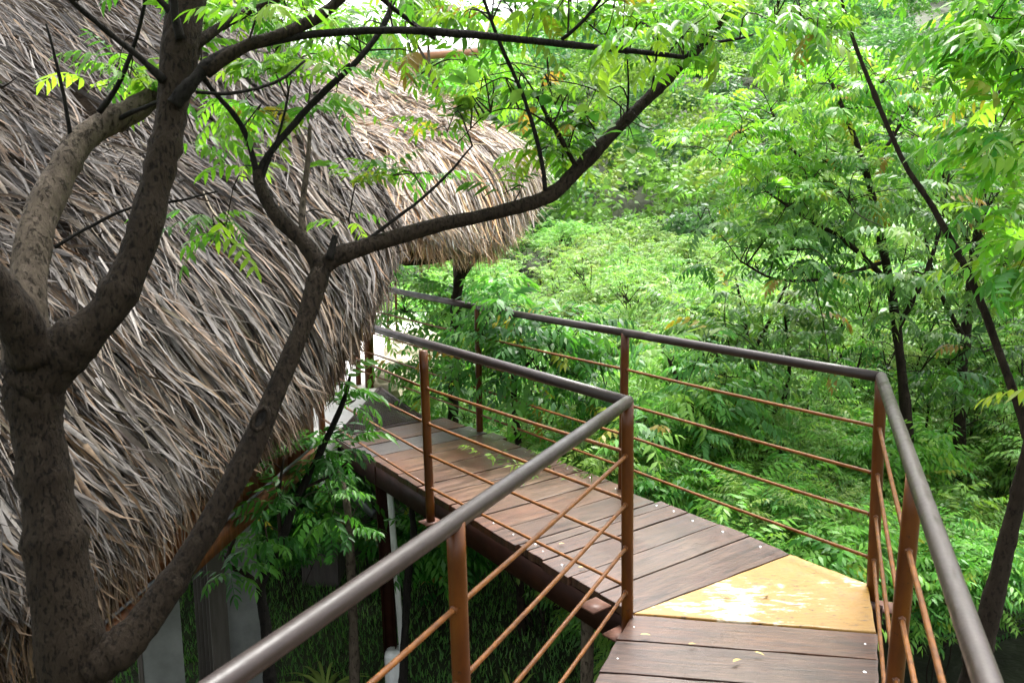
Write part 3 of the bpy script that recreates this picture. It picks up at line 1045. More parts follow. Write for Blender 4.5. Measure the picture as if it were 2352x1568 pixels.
def thatch_roof(lines, hut, seed, n_main, n_fringe, n_wide, n_parts, Wr, Lr, pale=1.0):
    rng = np.random.default_rng(seed)
    lf = Loft(lines)
    roof_arr = []
    # old dark underlayer
    uu, vv = np.meshgrid(np.linspace(0, 1, 40), np.linspace(0, 1, 40), indexing='ij')
    Pn = lf.raw(uu.ravel(), vv.ravel()) - lf.normal(uu.ravel(), vv.ravel()) * 0.07
    Pn += rng.normal(0, 0.006, Pn.shape)
    ids = np.arange(1600).reshape(40, 40)
    Fb = np.stack([ids[:-1, :-1], ids[1:, :-1], ids[1:, 1:], ids[:-1, 1:]], -1).reshape(-1, 4)
    # a second skin below closes the roof into a slab
    P2 = lf.raw(uu.ravel(), vv.ravel()) - lf.normal(uu.ravel(), vv.ravel()) * 0.17
    Vb = np.vstack([Pn, P2]); Fb2 = np.vstack([Fb, (Fb + 1600)[:, ::-1]])
    rim = np.concatenate([ids[:, 0], ids[-1, 1:], ids[-2::-1, -1], ids[0, -2:0:-1]])
    nxt = np.roll(rim, -1)
    Fb2 = np.vstack([Fb2, np.stack([rim, nxt, nxt + 1600, rim + 1600], -1)])
    under = obj('roof', np_mesh('roof', Vb, Fb2, smooth=True), M['thatch_back'], hut)
    tag(under, 'dark packed underlayer of the thatch')
    sets = [strips(lf, n_main, rng, Lr, Wr, (0.02, 1.02), 0.17, pale=pale, clump=13),
            strips(lf, n_wide, rng, (Lr[0] * 1.1, Lr[1] * 1.25), (Wr[1] * 0.9, Wr[1] * 1.7), (0.03, 1.0), 0.13, pale=pale),
            strips(lf, n_fringe, rng, (0.25, 0.6), (Wr[0], Wr[1] * 0.9), (0.0, 0.13), 0.10, pale=pale * 0.95, over_max=0.17, clump=9, tan=0.75)]
    Vs, Fs, Cs, off = [], [], [], 0
    for V, Fq, C, nvt in sets:
        Vs.append(V); Fs.append(Fq + off); Cs.append(C); off += len(V)
    th = obj('thatch', np_mesh('thatch', np.vstack(Vs), np.vstack(Fs), np.vstack(Cs)), M['thatch'], under)
    tag(th, None, None, None, 'stuff')
    # the broadest blades, each a piece of its own
    V, Fq, C, nvt = strips(lf, n_parts, rng, (Lr[1] * 0.8, Lr[1] * 1.35), (Wr[1] * 1.1, Wr[1] * 2.0), (0.0, 0.8), 0.15, seg=5, pale=pale * 1.05)
    fq0 = Fq[:len(Fq) // n_parts]
    for k in range(n_parts):
        vk = V[k * nvt:(k + 1) * nvt]
        o = vk.mean(0)
        me = np_mesh('palm_blade', vk - o, fq0, C[k * nvt:(k + 1) * nvt])
        b = obj('palm_blade', me, M['thatch'], None, Matrix.Translation(Vector(o)))
        b.parent = under
    return lf


near_lines = [
    [(-250, 1690, 2.2), (-350, 1500, 2.5), (-450, 1250, 2.9), (-600, 1050, 3.3), (-800, 850, 3.8)],
    [(60, 1510, 2.5), (0, 1310, 2.75), (-80, 1130, 3.05), (-250, 930, 3.5), (-500, 720, 4.1)],
    [(290, 1320, 2.85), (200, 1115, 3.05), (70, 900, 3.4), (-130, 690, 3.9), (-400, 480, 4.6)],
    [(545, 1050, 3.45), (440, 840, 3.6), (270, 610, 4.0), (50, 380, 4.6), (-240, 110, 5.4)],
    [(690, 930, 3.9), (595, 680, 4.1), (440, 470, 4.6), (225, 245, 5.3), (-50, -30, 6.2)],
    [(800, 800, 4.15), (720, 560, 4.45), (590, 350, 5.1), (400, 130, 5.9), (170, -140, 7.0)],
    [(850, 690, 4.4), (790, 490, 4.75), (685, 300, 5.5), (550, 95, 6.5), (370, -140, 7.6)],
    [(865, 600, 4.7), (815, 440, 5.1), (740, 275, 5.9), (640, 110, 6.9), (510, -70, 8.0)]]
far_lines = [
    [(850, 575, 6.0), (812, 450, 6.3), (730, 335, 6.9), (600, 220, 7.7), (420, 90, 8.6)],
    [(940, 575, 5.95), (905, 465, 6.2), (820, 365, 6.5), (680, 265, 7.3), (500, 120, 8.4)],
    [(1040, 585, 6.2), (1012, 460, 6.3), (930, 365, 6.8), (800, 280, 7.6), (620, 150, 8.8)],
    [(1125, 565, 6.6), (1108, 435, 6.65), (1035, 350, 7.1), (920, 265, 7.9), (760, 140, 9.0)],
    [(1183, 490, 7.1), (1172, 410, 7.1), (1110, 338, 7.5), (1010, 270, 8.2), (860, 175, 9.2)],
    [(1200, 440, 7.6), (1183, 388, 7.6), (1120, 332, 7.9), (1020, 272, 8.5), (875, 190, 9.3)]]

hut = empty('thatched_hut', tuple(np.array([-2.6, 4.6, -1.55])))
tag(hut, 'large hut with grey palm thatch, orange board wall and pale columns behind the forked tree', 'hut', 'thatched huts')
thatch_roof(near_lines, hut, 11, 18000, 4200, 1200, 300, (0.005, 0.022), (0.30, 0.85), 0.285)  # tree shade put into the tint: blades darker than on the far roof
hut2 = empty('thatched_hut', tuple(np.array([-2.2, 7.6, -1.6])))
tag(hut2, 'smaller sunlit thatch roof with drooping fringe behind the large thatched hut', 'hut', 'thatched huts')
thatch_roof(far_lines, hut2, 23, 12000, 3400, 400, 300, (0.006, 0.020), (0.32, 0.8), 1.5)  # sunlit brightness put into the tint: blades paler than on the near roof
# poles carrying the far roof
for px, py, d in ((760, 420, 7.2), (700, 300, 8.2)):
    p = Q(px, py, d)
    tube('roof_pole', [np.array([p[0], p[1], -1.9]), np.array([p[0] + 0.02, p[1], p[2] + 0.05])], 0.05, M['bark_pale'], hut2, 12)
for k in range(2):
    a, b = Q(840 + 90 * k, 520, 6.3 + .25 * k), Q(640 + 90 * k, 330, 7.7 + .25 * k)
    tube('rafter', [a - [0, 0, .15], b - [0, 0, .22]], 0.035, M['bark_pale'], hut2, 8)

# near hut: board wall below the eave, sill beam, columns
WA, WB = np.array([-2.09, 2.126]), np.array([-1.2, 4.80])
wall_dir = (WB - WA) / np.linalg.norm(WB - WA)
wall_L = np.linalg.norm(WB - WA)
wn_ = np.array([wall_dir[1], -wall_dir[0]])
nbd = 20
wrng = np.random.default_rng(9)
for k in range(nbd):
    s0, s1 = wall_L * k / nbd, wall_L * (k + 1) / nbd
    t = (k + 0.5) / nbd
    zb = -0.40 + 0.49 * t
    zt = 0.45 + 0.62 * t
    c = WA + wall_dir * (s0 + s1) / 2 + wn_ * wrng.uniform(-0.004, 0.004)
    ob = obj('wall_board', quads_to_mesh('wall_board', [box_arrays([0, 0, 0], [*(wall_dir * ((s1 - s0) / 2 - 0.003)), 0], [*(wn_ * 0.011), 0], [0, 0, (zt - zb) / 2])], False), M['hutboard'], hut, Matrix.Translation((c[0], c[1], (zb + zt) / 2)))
a = np.array([*(WA + wn_ * 0.04), -0.30]); b = np.array([*(WB + wn_ * 0.04), 0.19])
obj('sill_beam', quads_to_mesh('sill_beam', [box_between(a + [0, 0, -0.06], b + [0, 0, -0.06], 0.05, 0.09)], False), M['hutboard'], hut)
tube('conduit', [a + [0.03, 0, 0.03], b + [0.03, 0, 0.03]], 0.008, M['dark_steel'], hut, 8)
# floor of the hut
WM = WA + (WB - WA) * 0.5
fl = [WA - wn_ * 0.03, WM - wn_ * 0.03, WM - wn_ * 2.6, WA - wn_ * 2.6]
V, Fp = prism(np.array(fl)[::-1] if cross2(fl[1] - fl[0], fl[2] - fl[1]) < 0 else np.array(fl), -0.24, -0.14, 0.01)
obj('floor', new_mesh('floor', V, Fp), M['column_dark'], hut)
# short teal and orange posts at the corner of the wall
p = Q(706, 1040, 5.1)
tube('corner_post', [np.array([p[0], p[1], -0.1]), np.array([p[0], p[1], 0.75])], 0.035, M['teal'], hut, 12)


def square_col(px, py, d, w, rot, name, mats, label):
    c = Q(px, py, d)
    rt = empty_part = None
    base = np.array([c[0], c[1]])
    ex = np.array([math.cos(rot), math.sin(rot)]); ey = np.array([-ex[1], ex[0]])
    q = [base + ex * sx * w / 2 + ey * sy * w / 2 for sx, sy in ((-1, -1), (1, -1), (1, 1), (-1, 1))]
    V, Fp = prism(np.array(q), -1.75, -0.24, 0.006)
    o = obj(name, new_mesh(name, V, Fp), M[mats], hut)
    tag(o, label)
    return o, base, ex, ey


o1, b1, ex, ey = square_col(372, 1500, 4.55, 0.20, math.radians(28), 'column', 'column', 'pale square column nearest the trunk')
# dark boards screwed to its left face
for k in range(2):
    c = b1 - ex * (0.112 + 0.0) + ey * (-0.05 + 0.10 * k)
    obj('cover_board', quads_to_mesh('cover_board', [box_arrays([c[0], c[1], -0.99], [*(ex * 0.010), 0], [*(ey * 0.047), 0], [0, 0, 0.745])], False), M['column_dark'], o1)
o2, b2, ex, ey = square_col(545, 1450, 5.3, 0.26, math.radians(24), 'column', 'column', 'pale column with ribbed dark boards')
for k in range(4):
    c = b2 - ex * 0.155 + ey * (-0.105 + 0.072 * k) - ex * (0.02 * k)
    obj('cover_board', quads_to_mesh('cover_board', [box_arrays([c[0], c[1], -0.97], [*(ex * 0.024), 0], [*(ey * 0.028), 0], [0, 0, 0.70])], False), M['column_dark'], o2)
o3, b3, ex, ey = square_col(505, 1450, 5.05, 0.10, math.radians(24), 'column', 'column_dark', 'dark post beside the ribbed column')

# ------------------------------------------------------------------ leaves
def leaflet(detail):
    """One pointed, sickle shaped leaflet along +x, unit length."""
    if detail == 2:
        V = np.array([[0, 0, 0], [.22, .13, .035], [.24, 0, -.005], [.22, -.15, .035], [.58, .125, .015], [.60, -.02, -.03], [.56, -.15, .015], [1, -.10, -.10]])
        T = np.array([[0, 2, 1], [0, 3, 2], [1, 2, 5], [1, 5, 4], [2, 3, 6], [2, 6, 5], [4, 5, 7], [5, 6, 7]])
    else:
        V = np.array([[0, 0, 0], [.40, .15, .02], [.36, -.17, .02], [1, -.06, -.10]])
        T = np.array([[0, 2, 1], [1, 2, 3]])
    return V, T


def rot_to(x, up):
    """Rotation matrices with first axis x (n,3) and third axis near up (n,3)."""
    x = x / (np.linalg.norm(x, axis=1, keepdims=True) + 1e-9)
    y = np.cross(up, x); y /= np.linalg.norm(y, axis=1, keepdims=True) + 1e-9
    z = np.cross(x, y)
    return np.stack([x, y, z], -1)


def compound_leaf(rng, detail, pairs=6, length=0.26, lf_len=0.068, droop=0.9, simple=False):
    """A pinnate leaf starting at the origin along +x, arching down; returns V, T."""
    s = np.linspace(0, 1, 9)
    ang_ = 0.35 - droop * s ** 1.2
    step = length / 8
    X = np.concatenate([[0], np.cumsum(np.cos(ang_[:-1]) * step)])
    Z = np.concatenate([[0], np.cumsum(np.sin(ang_[:-1]) * step)])
    Y = rng.normal(0, 0.05) * length * s ** 2
    R = np.stack([X, Y, Z], -1)
    LV, LT = leaflet(detail)
    Vs, Ts, off = [], [], 0
    # rachis: thin crossed strips
    w = 0.0016
    rv = np.concatenate([R + [0, w, 0], R - [0, w, 0]])
    rt = []
    for i in range(8):
        rt += [[i, i + 1, 9 + i + 1], [i, 9 + i + 1, 9 + i]]
    if detail == 2:
        Vs.append(rv); Ts.append(np.array(rt)); off = len(rv)
    pos = np.linspace(0.22, 0.94, pairs)
    for k, t in enumerate(pos):
        for side in (1, -1):
            p = np.array([np.interp(t, s, R[:, j]) for j in range(3)])
            a = np.interp(t, s, ang_)
            spread = math.radians(rng.uniform(48, 66))
            fwd = np.array([math.cos(a), 0, math.sin(a)])
            d = fwd * math.cos(spread) + np.array([0, side, 0]) * math.sin(spread)
            d[2] -= rng.uniform(0.25, 0.95)
            upv = np.array([0, side * -0.25, 1.0]) + rng.normal(0, 0.15, 3)
            Rm = rot_to(d[None], upv[None])[0]
            sc = lf_len * (0.80 + 0.40 * math.sin(math.pi * min(1, t * 0.9))) * rng.uniform(0.85, 1.12)
            v = LV.copy()
            v[:, 1] *= side
            Vs.append(p + (v * sc) @ Rm.T)
            Ts.append((LT if side == 1 else LT[:, ::-1]) + off)
            off += len(LV)
    d = np.array([math.cos(ang_[-1]), rng.normal(0, .1), math.sin(ang_[-1])])
    Rm = rot_to(d[None], np.array([[0, 0, 1.0]]))[0]
    Vs.append(R[-1] + (LV * lf_len) @ Rm.T); Ts.append(LT + off)
    return np.vstack(Vs), np.vstack(Ts)


GREENS = {
    'bright': np.array([[0.115, 0.31, 0.025], [0.145, 0.35, 0.030], [0.085, 0.26, 0.025], [0.20, 0.37, 0.035], [0.060, 0.21, 0.028]]),
    'mid': np.array([[0.076, 0.195, 0.040], [0.110, 0.25, 0.048], [0.145, 0.285, 0.056], [0.063, 0.165, 0.042], [0.190, 0.32, 0.066], [0.092, 0.22, 0.058]]),
    'pale': np.array([[0.18, 0.30, 0.085], [0.215, 0.34, 0.098], [0.25, 0.35, 0.11], [0.14, 0.255, 0.072], [0.29, 0.35, 0.13]]),
    'deep': np.array([[0.036, 0.135, 0.022], [0.055, 0.175, 0.024], [0.028, 0.105, 0.022], [0.072, 0.20, 0.026]]),
}
WARM = np.array([[0.30, 0.26, 0.03], [0.27, 0.19, 0.04], [0.26, 0.31, 0.04]])


def leaf_cloud(pos, dirs, rng, detail, palette, templates, scale=(0.8, 1.2), warm=0.02, top_bright=None):
    """Place compound leaf templates at pos with heading dirs. Returns V, T, C."""
    n = len(pos)
    Vs, Ts, Cs, off = [], [], [], 0
    which = rng.integers(0, len(templates), n)
    up = np.tile([0, 0, 1.0], (n, 1)) + rng.normal(0, 0.22, (n, 3))
    R = rot_to(dirs, up)
    sc = rng.uniform(*scale, n)
    pal = GREENS[palette]
    cols = pal[rng.integers(0, len(pal), n)] * rng.uniform(0.8, 1.2, (n, 1))
    wm = rng.random(n) < warm
    cols[wm] = WARM[rng.integers(0, len(WARM), wm.sum())]
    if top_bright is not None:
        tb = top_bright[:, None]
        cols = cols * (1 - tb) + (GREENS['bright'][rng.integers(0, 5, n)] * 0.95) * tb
    for k, (TV, TT) in enumerate(templates):
        m = np.where(which == k)[0]
        if len(m) == 0: continue
        V = np.einsum('nij,vj->nvi', R[m], TV) * sc[m][:, None, None] + pos[m][:, None, :]
        nv = len(TV)
        T = (TT[None] + (np.arange(len(m)) * nv)[:, None, None]).reshape(-1, 3) + off
        C = np.repeat(cols[m], nv, 0) * np.repeat(rng.uniform(0.9, 1.1, len(m)), nv)[:, None]
        Vs.append(V.reshape(-1, 3)); Ts.append(T); Cs.append(C)
        off += len(m) * nv
    return np.vstack(Vs), np.vstack(Ts), np.vstack(Cs)


trng = np.random.default_rng(42)
TPL_NEAR = [compound_leaf(trng, 2, p, 0.21 + 0.02 * i, 0.070, d) for i, (p, d) in enumerate(((5, 1.0), (6, 1.4), (5, 0.7), (6, 1.8), (4, 1.1)))]
TPL_MID = [compound_leaf(trng, 1, p, 0.26 + 0.02 * i, 0.080, d) for i, (p, d) in enumerate(((5, 1.1), (6, 1.5), (6, 0.9), (5, 1.9)))]
TPL_FINE = [compound_leaf(trng, 1, p, 0.20 + 0.015 * i, 0.048, d) for i, (p, d) in enumerate(((6, 1.1), (6, 1.5), (7, 0.9), (6, 1.9)))]
TPL_BROAD = [compound_leaf(trng, 1, p, 0.14, 0.11, d) for p, d in ((2, 0.8), (3, 1.2), (2, 1.4))]
TPL_LOW = [compound_leaf(trng, 1, p, 0.22, 0.085, d) for p, d in ((3, 0.8), (4, 1.1), (4, 0.6))]


# ------------------------------------------------------------------ surveyed (individual) trees
def hero_tree(name, label, cat, limbs, clusters, bark, leafmat='leaf_near', palette='bright', seed=1, base_loc=None,
              max_parts=300, templates=TPL_NEAR, group=None, leaves_per=5, lscale=(0.75, 1.15), warm=0.02, twig_r=0.0022, down_bias=0.0, world_clusters=()):
    """limbs: list of (kind, [(px,py,d),...], w0, w1[, bark]) with widths in survey pixels; clusters: (px,py,d,rx,ry,rd,n)."""
    rng = np.random.default_rng(seed)
    first = limbs[0][1][0]
    b0 = Q(*first)
    root = empty(name, tuple(b0 if base_loc is None else base_loc))
    tag(root, label, cat, group)
    skel, skel_r = [], []
    for li, lm in enumerate(limbs):
        kind, pts, w0, w1 = lm[:4]
        mat = lm[4] if len(lm) > 4 else bark
        P3 = np.array([Q(*p) for p in pts])
        seglen = np.linalg.norm(np.diff(P3, axis=0), axis=1).sum()
        n = int(np.clip(seglen / 0.022, 8, 110))
        path = catmull(P3, n)
        dep = np.interp(np.linspace(0, 1, n), np.linspace(0, 1, len(pts)), [p[2] for p in pts])
        wid = np.interp(np.linspace(0, 1, n), [0, 1], [w0, w1]) if np.isscalar(w1) else np.interp(np.linspace(0, 1, n), np.linspace(0, 1, len(w1)), w1)
        rad = wid * 0.5 * dep / F_PX
        thick = rad.max() > 0.02
        sides = 26 if thick else (10 if rad.max() > 0.008 else 6)
        t_ = np.linspace(0, 1, n)
        lump = 1 + 0.05 * np.sin(t_ * 17 + li) + 0.035 * np.sin(t_ * 41 + 2 * li)
        # knots
        for _ in range(int(seglen / 0.28)):
            c = rng.uniform(0, 1); lump += 0.16 * np.exp(-((t_ - c) / 0.012) ** 2)
        path = path + np.cumsum(rng.normal(0, 0.0006, path.shape), 0) * (np.sin(np.pi * t_) ** .5)[:, None]
        V, Fq = tube_arrays(path, rad * lump, sides, 0.030 if thick else 0.05, True, rng)
        obj(kind, quads_to_mesh(kind, [(V, Fq)]), M[mat], root)
        skel.append(path); skel_r.append(rad)
    SK = np.vstack(skel)
    twigs, LP, LD, LC = [], [], [], []
    for cl_ in list(clusters) + [('w',) + tuple(w_) for w_ in world_clusters]:
        wc_ = cl_[0] == 'w'
        if wc_: cl_ = cl_[1:]
        px, py, d, rx, ry, rd, n = cl_[:7]
        pal_n = cl_[7] if len(cl_) > 7 else palette
        for _ in range(n):
            a = rng.normal(0, 0.5, 3)
            p = np.array([px + a[0] * rx, py + a[1] * ry, d + a[2] * rd]) if wc_ else Q(px + a[0] * rx, py + a[1] * ry, max(0.9, d + a[2] * rd))
            dist = np.linalg.norm(SK - p, axis=1) + np.maximum(0, SK[:, 2] - p[2]) * 0.25
            k = np.argmin(dist)
            q = SK[k]
            mid = (p + q) / 2 + rng.normal(0, 0.03, 3) + np.array([0, 0, 0.05])
            if np.linalg.norm(p - q) < 1.1:
                twigs.append(tube_arrays(catmull([q, mid, p], 7), np.linspace(twig_r * 1.5, twig_r * 0.7, 7), 4, cap=False))
            out = p - q; out /= np.linalg.norm(out) + 1e-6
            m = rng.integers(leaves_per - 2, leaves_per + 3)
            yaw = rng.uniform(0, 2 * np.pi) + np.arange(m) * 2.4
            dd = np.stack([np.cos(yaw), np.sin(yaw), rng.uniform(-0.25, 0.35, m) - down_bias], -1) + out * 0.7
            LP.append(p + rng.normal(0, 0.012, (m, 3))); LD.append(dd); LC += [pal_n] * m
            SK = np.vstack([SK, p[None]]) if rng.random() < 0.5 else SK
    if twigs:
        tw = obj('twigs', quads_to_mesh('twigs', twigs), M['bark_thin'], root)
        tag(tw, None, None, None, 'stuff')
    if LP:
        LP, LD = np.vstack(LP), np.vstack(LD)
        dc = (LP - CAM) @ np.array([0, cp, -sp])
        order = np.argsort(dc)
        pick = order[:max_parts]; rest = order[max_parts:]
        LC = np.array(LC)
        if max_parts:
            libs = {}
            for pn in sorted(set(LC[pick])):
                pal = GREENS[pn]; lib = libs[pn] = []
                for k in range(len(templates)):
                    for j in range(3):
                        TV, TT = templates[k]
                        c = pal[rng.integers(0, len(pal))] * rng.uniform(0.9, 1.15)
                        if k == 0 and j == 0 and warm > 0.015: c = WARM[2]
                        C = np.tile(c, (len(TV), 1)) * rng.uniform(0.92, 1.08, (len(TV), 1))
                        me = np_mesh('leaf', TV, TT, C); me.materials.append(M[leafmat]); lib.append(me)
            up = np.tile([0, 0, 1.0], (len(pick), 1)) + rng.normal(0, 0.22, (len(pick), 3))
            Rm = rot_to(LD[pick], up)
            for i, k in enumerate(pick):
                s_ = rng.uniform(*lscale)
                mt = Matrix(((*(Rm[i][0] * s_), LP[k][0]), (*(Rm[i][1] * s_), LP[k][1]), (*(Rm[i][2] * s_), LP[k][2]), (0, 0, 0, 1)))
                lib = libs[LC[k]]
                o = bpy.data.objects.new('leaf', lib[rng.integers(0, len(lib))])
                col.objects.link(o)
                o.matrix_basis = mt; o.parent = root
                o.matrix_parent_inverse = Matrix.Translation(root.location).inverted()
        if len(rest):
            VV, TT_, CC, off = [], [], [], 0
            for pn in sorted(set(LC[rest])):
                q = rest[LC[rest] == pn]
                V, T, C = leaf_cloud(LP[q], LD[q], rng, 2, pn, templates, lscale, warm)
                VV.append(V); TT_.append(T + off); CC.append(C); off += len(V)
            V, T, C = np.vstack(VV), np.vstack(TT_), np.vstack(CC)
            f_ = obj('foliage', np_mesh('foliage', V, T, C), M[leafmat], root)
            tag(f_, None, None, None, 'stuff')
    return root


# the forked tree in front of the thatch
G = 'bark_dark'
main_limbs = [
    ('trunk', [(215, 1980, 2.35), (190, 1700, 2.28), (165, 1500, 2.22), (130, 1250, 2.2), (95, 1030, 2.2), (78, 900, 2.2), (70, 820, 2.2)], 0, [215, 176, 148, 119, 109, 120, 112]),
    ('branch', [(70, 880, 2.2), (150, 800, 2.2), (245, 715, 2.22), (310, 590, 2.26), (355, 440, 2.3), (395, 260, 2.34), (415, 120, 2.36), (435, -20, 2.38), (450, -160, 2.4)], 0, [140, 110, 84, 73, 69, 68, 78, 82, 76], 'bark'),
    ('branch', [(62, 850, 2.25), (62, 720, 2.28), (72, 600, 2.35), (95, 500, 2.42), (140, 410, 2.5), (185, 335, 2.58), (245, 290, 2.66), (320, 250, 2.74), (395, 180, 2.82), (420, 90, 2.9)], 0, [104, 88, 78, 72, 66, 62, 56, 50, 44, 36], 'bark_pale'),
    ('branch', [(75, 820, 2.16), (40, 735, 2.1), (-10, 655, 2.06), (-110, 560, 2.0), (-240, 470, 1.95)], 0, [110, 92, 84, 80, 76]),
    ('branch', [(200, 1530, 2.22), (285, 1480, 2.25), (360, 1390, 2.3), (455, 1255, 2.36), (560, 1070, 2.42), (640, 890, 2.5), (700, 740, 2.56), (738, 620, 2.62)], 0, [110, 86, 70, 59, 54, 47, 42, 42]),
    ('branch', [(735, 622, 2.62), (775, 590, 2.64), (860, 562, 2.7), (1000, 522, 2.8), (1140, 492, 2.88), (1255, 458, 2.95), (1330, 392, 3.0), (1420, 300, 3.06), (1510, 210, 3.12), (1580, 140, 3.18), (1650, 60, 3.24), (1710, -40, 3.3)], 0, [44, 40, 36, 33, 32, 32, 30, 27, 25, 22, 19, 14]),
    ('branch', [(742, 625, 2.62), (700, 560, 2.64), (640, 500, 2.66), (604, 440, 2.68), (592, 395, 2.7)], 0, [40, 36, 34, 30, 24]),
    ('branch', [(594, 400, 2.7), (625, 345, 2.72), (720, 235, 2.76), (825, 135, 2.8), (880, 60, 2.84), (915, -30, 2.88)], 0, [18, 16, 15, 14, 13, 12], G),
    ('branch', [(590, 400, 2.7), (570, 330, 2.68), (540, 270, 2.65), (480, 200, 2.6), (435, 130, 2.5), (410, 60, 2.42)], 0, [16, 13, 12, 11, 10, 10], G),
    ('branch', [(400, 240, 2.30), (440, 190, 2.30), (490, 140, 2.32), (560, 108, 2.36), (680, 86, 2.42), (860, 74, 2.5), (1040, 80, 2.58), (1200, 95, 2.64), (1400, 114, 2.72), (1570, 132, 2.8)], 0, [34, 30, 28, 22, 18, 17, 17, 16, 14, 10], G),
    ('branch', [(470, 165, 2.31), (560, 108, 2.34), (660, 72, 2.4), (740, 30, 2.46), (800, -20, 2.5)], 0, [34, 26, 24, 26, 20], 'bark'),
    ('branch', [(440, 110, 2.36), (500, 65, 2.42), (570, 22, 2.48), (650, -10, 2.55)], 0, [30, 22, 20, 18], 'bark'),
    ('branch', [(375, 185, 2.3), (330, 140, 2.26), (250, 75, 2.2), (140, -20, 2.1)], 0, [22, 14, 13, 12], G),
    ('branch', [(412, 60, 2.36), (385, 20, 2.33), (350, -20, 2.3)], 0, [26, 16, 12], G),
    ('branch', [(415, 90, 2.30), (405, 40, 2.28), (402, -30, 2.25)], 0, [22, 18, 16], G),
    ('branch', [(1253, 440, 2.94), (1240, 340, 2.9), (1205, 220, 2.85), (1155, 110, 2.8), (1105, -20, 2.75)], 0, [11, 10, 9, 9, 8], G),
    ('branch', [(1325, 388, 3.0), (1290, 320, 3.0), (1260, 270, 3.0), (1240, 230, 3.02)], 0, [11, 11, 10, 8], 'bark_thin'),
    ('branch', [(1290, 92, 2.68), (1340, 45, 2.64), (1385, -10, 2.6)], 0, [9, 8, 8], G),
    ('branch', [(1440, 275, 3.07), (1443, 210, 3.06), (1440, 130, 3.04)], 0, [6, 5, 4], G),
    ('branch', [(1495, 222, 3.1), (1505, 150, 3.1), (1512, 70, 3.1)], 0, [6, 5, 4], G),
    ('branch', [(1570, 135, 2.9), (1610, 105, 2.92), (1700, 88, 2.95), (1730, 80, 2.97)], 0, [10, 8, 7, 5], G),
    ('branch', [(815, 572, 2.68), (880, 525, 2.7), (960, 465, 2.72), (1030, 400, 2.75), (1085, 335, 2.78)], 0, [9, 9, 8, 7, 5], G),
    ('branch', [(700, 562, 2.66), (694, 480, 2.68), (706, 380, 2.7), (712, 290, 2.72)], 0, [18, 15, 12, 8], 'bark_pale'),
    ('branch', [(755, 595, 2.6), (765, 565, 2.6), (770, 540, 2.6)], 0, [20, 17, 13], G),
    ('branch', [(165, 330, 2.55), (140, 190, 2.5), (106, 55, 2.45)], 0, [10, 8, 5], G),
    ('branch', [(228, 258, 2.6), (270, 190, 2.58), (312, 80, 2.55), (335, -20, 2.5)], 0, [14, 11, 9, 8], G),
    ('branch', [(265, 278, 2.66), (310, 255, 2.62), (368, 232, 2.5)], 0, [12, 10, 9], G),
    ('branch', [(125, 568, 2.3), (200, 525, 2.34), (300, 482, 2.38), (420, 462, 2.44), (500, 440, 2.5)], 0, [9, 8, 7, 6, 4], G),
    ('branch', [(450, 212, 2.36), (540, 212, 2.42), (640, 185, 2.5), (700, 140, 2.56)], 0, [9, 9, 8, 6], G),
    ('branch', [(870, -10, 2.6), (930, 40, 2.65), (1000, 90, 2.7)], 0, [12, 11, 8], G),
    ('branch', [(600, 420, 2.69), (640, 300, 2.72), (662, 215, 2.75)], 0, [8, 6, 5], G),
]
# px, py, depth, spread x, spread y, spread depth, clumps
main_clusters = [
    (400, 40, 2.65, 130, 80, 0.3, 6), (345, 170, 2.6, 80, 90, 0.2, 3), (230, 190, 2.8, 60, 50, 0.2, 2),
    (590, 45, 2.8, 160, 70, 0.5, 9), (640, 150, 2.9, 140, 80, 0.4, 7), (760, 85, 3.0, 170, 80, 0.5, 10),
    (520, 370, 2.9, 90, 70, 0.3, 3), (490, 490, 2.8, 60, 60, 0.2, 2), (740, 260, 3.0, 120, 80, 0.3, 3), (560, 250, 2.9, 120, 70, 0.3, 3),
    (880, 45, 3.0, 180, 60, 0.5, 8), (1030, 30, 3.0, 170, 50, 0.5, 3), (870, 450, 3.0, 90, 70, 0.2, 3),
    (1120, 200, 3.05, 150, 90, 0.4, 4), (1220, 240, 3.05, 160, 110, 0.4, 5), (1300, 50, 2.9, 200, 60, 0.4, 10),
    (1280, 340, 3.05, 110, 60, 0.2, 4), (1450, 45, 2.9, 200, 55, 0.4, 12), (1600, 45, 3.0, 160, 50, 0.4, 9),
    (1750, 50, 3.05, 180, 50, 0.3, 7), (1560, 110, 3.1, 90, 60, 0.2, 3), (1830, 60, 3.1, 80, 40, 0.3, 4), (1060, 400, 2.95, 110, 50, 0.2, 2), (960, 300, 3.0, 100, 50, 0.2, 2),
    # overhead crown
    (300, -300, 2.3, 500, 220, 0.9, 20), (900, -320, 2.5, 700, 220, 1.0, 25), (1500, -300, 2.9, 500, 200, 0.8, 15), (-300, 100, 2.0, 250, 400, 0.7, 13)]
OVERHEAD_SHADE = [(-1.6, 0.6, 4.1, 1.5, 1.3, 0.5, 60), (-0.4, -0.6, 4.3, 1.6, 1.3, 0.5, 60), (-2.6, 2.2, 4.6, 1.2, 1.2, 0.5, 50), (0.9, -1.0, 4.4, 1.3, 1.2, 0.4, 34)]  # unseen leaf clumps added above and behind the camera to darken the foreground
hero_tree('forked_tree', 'grey brown forked tree with its trunk rising in front of the large thatch roof', 'tree', main_limbs, main_clusters, 'bark', seed=4,
          leaves_per=4, lscale=(0.5, 0.92), warm=0.02, world_clusters=OVERHEAD_SHADE)

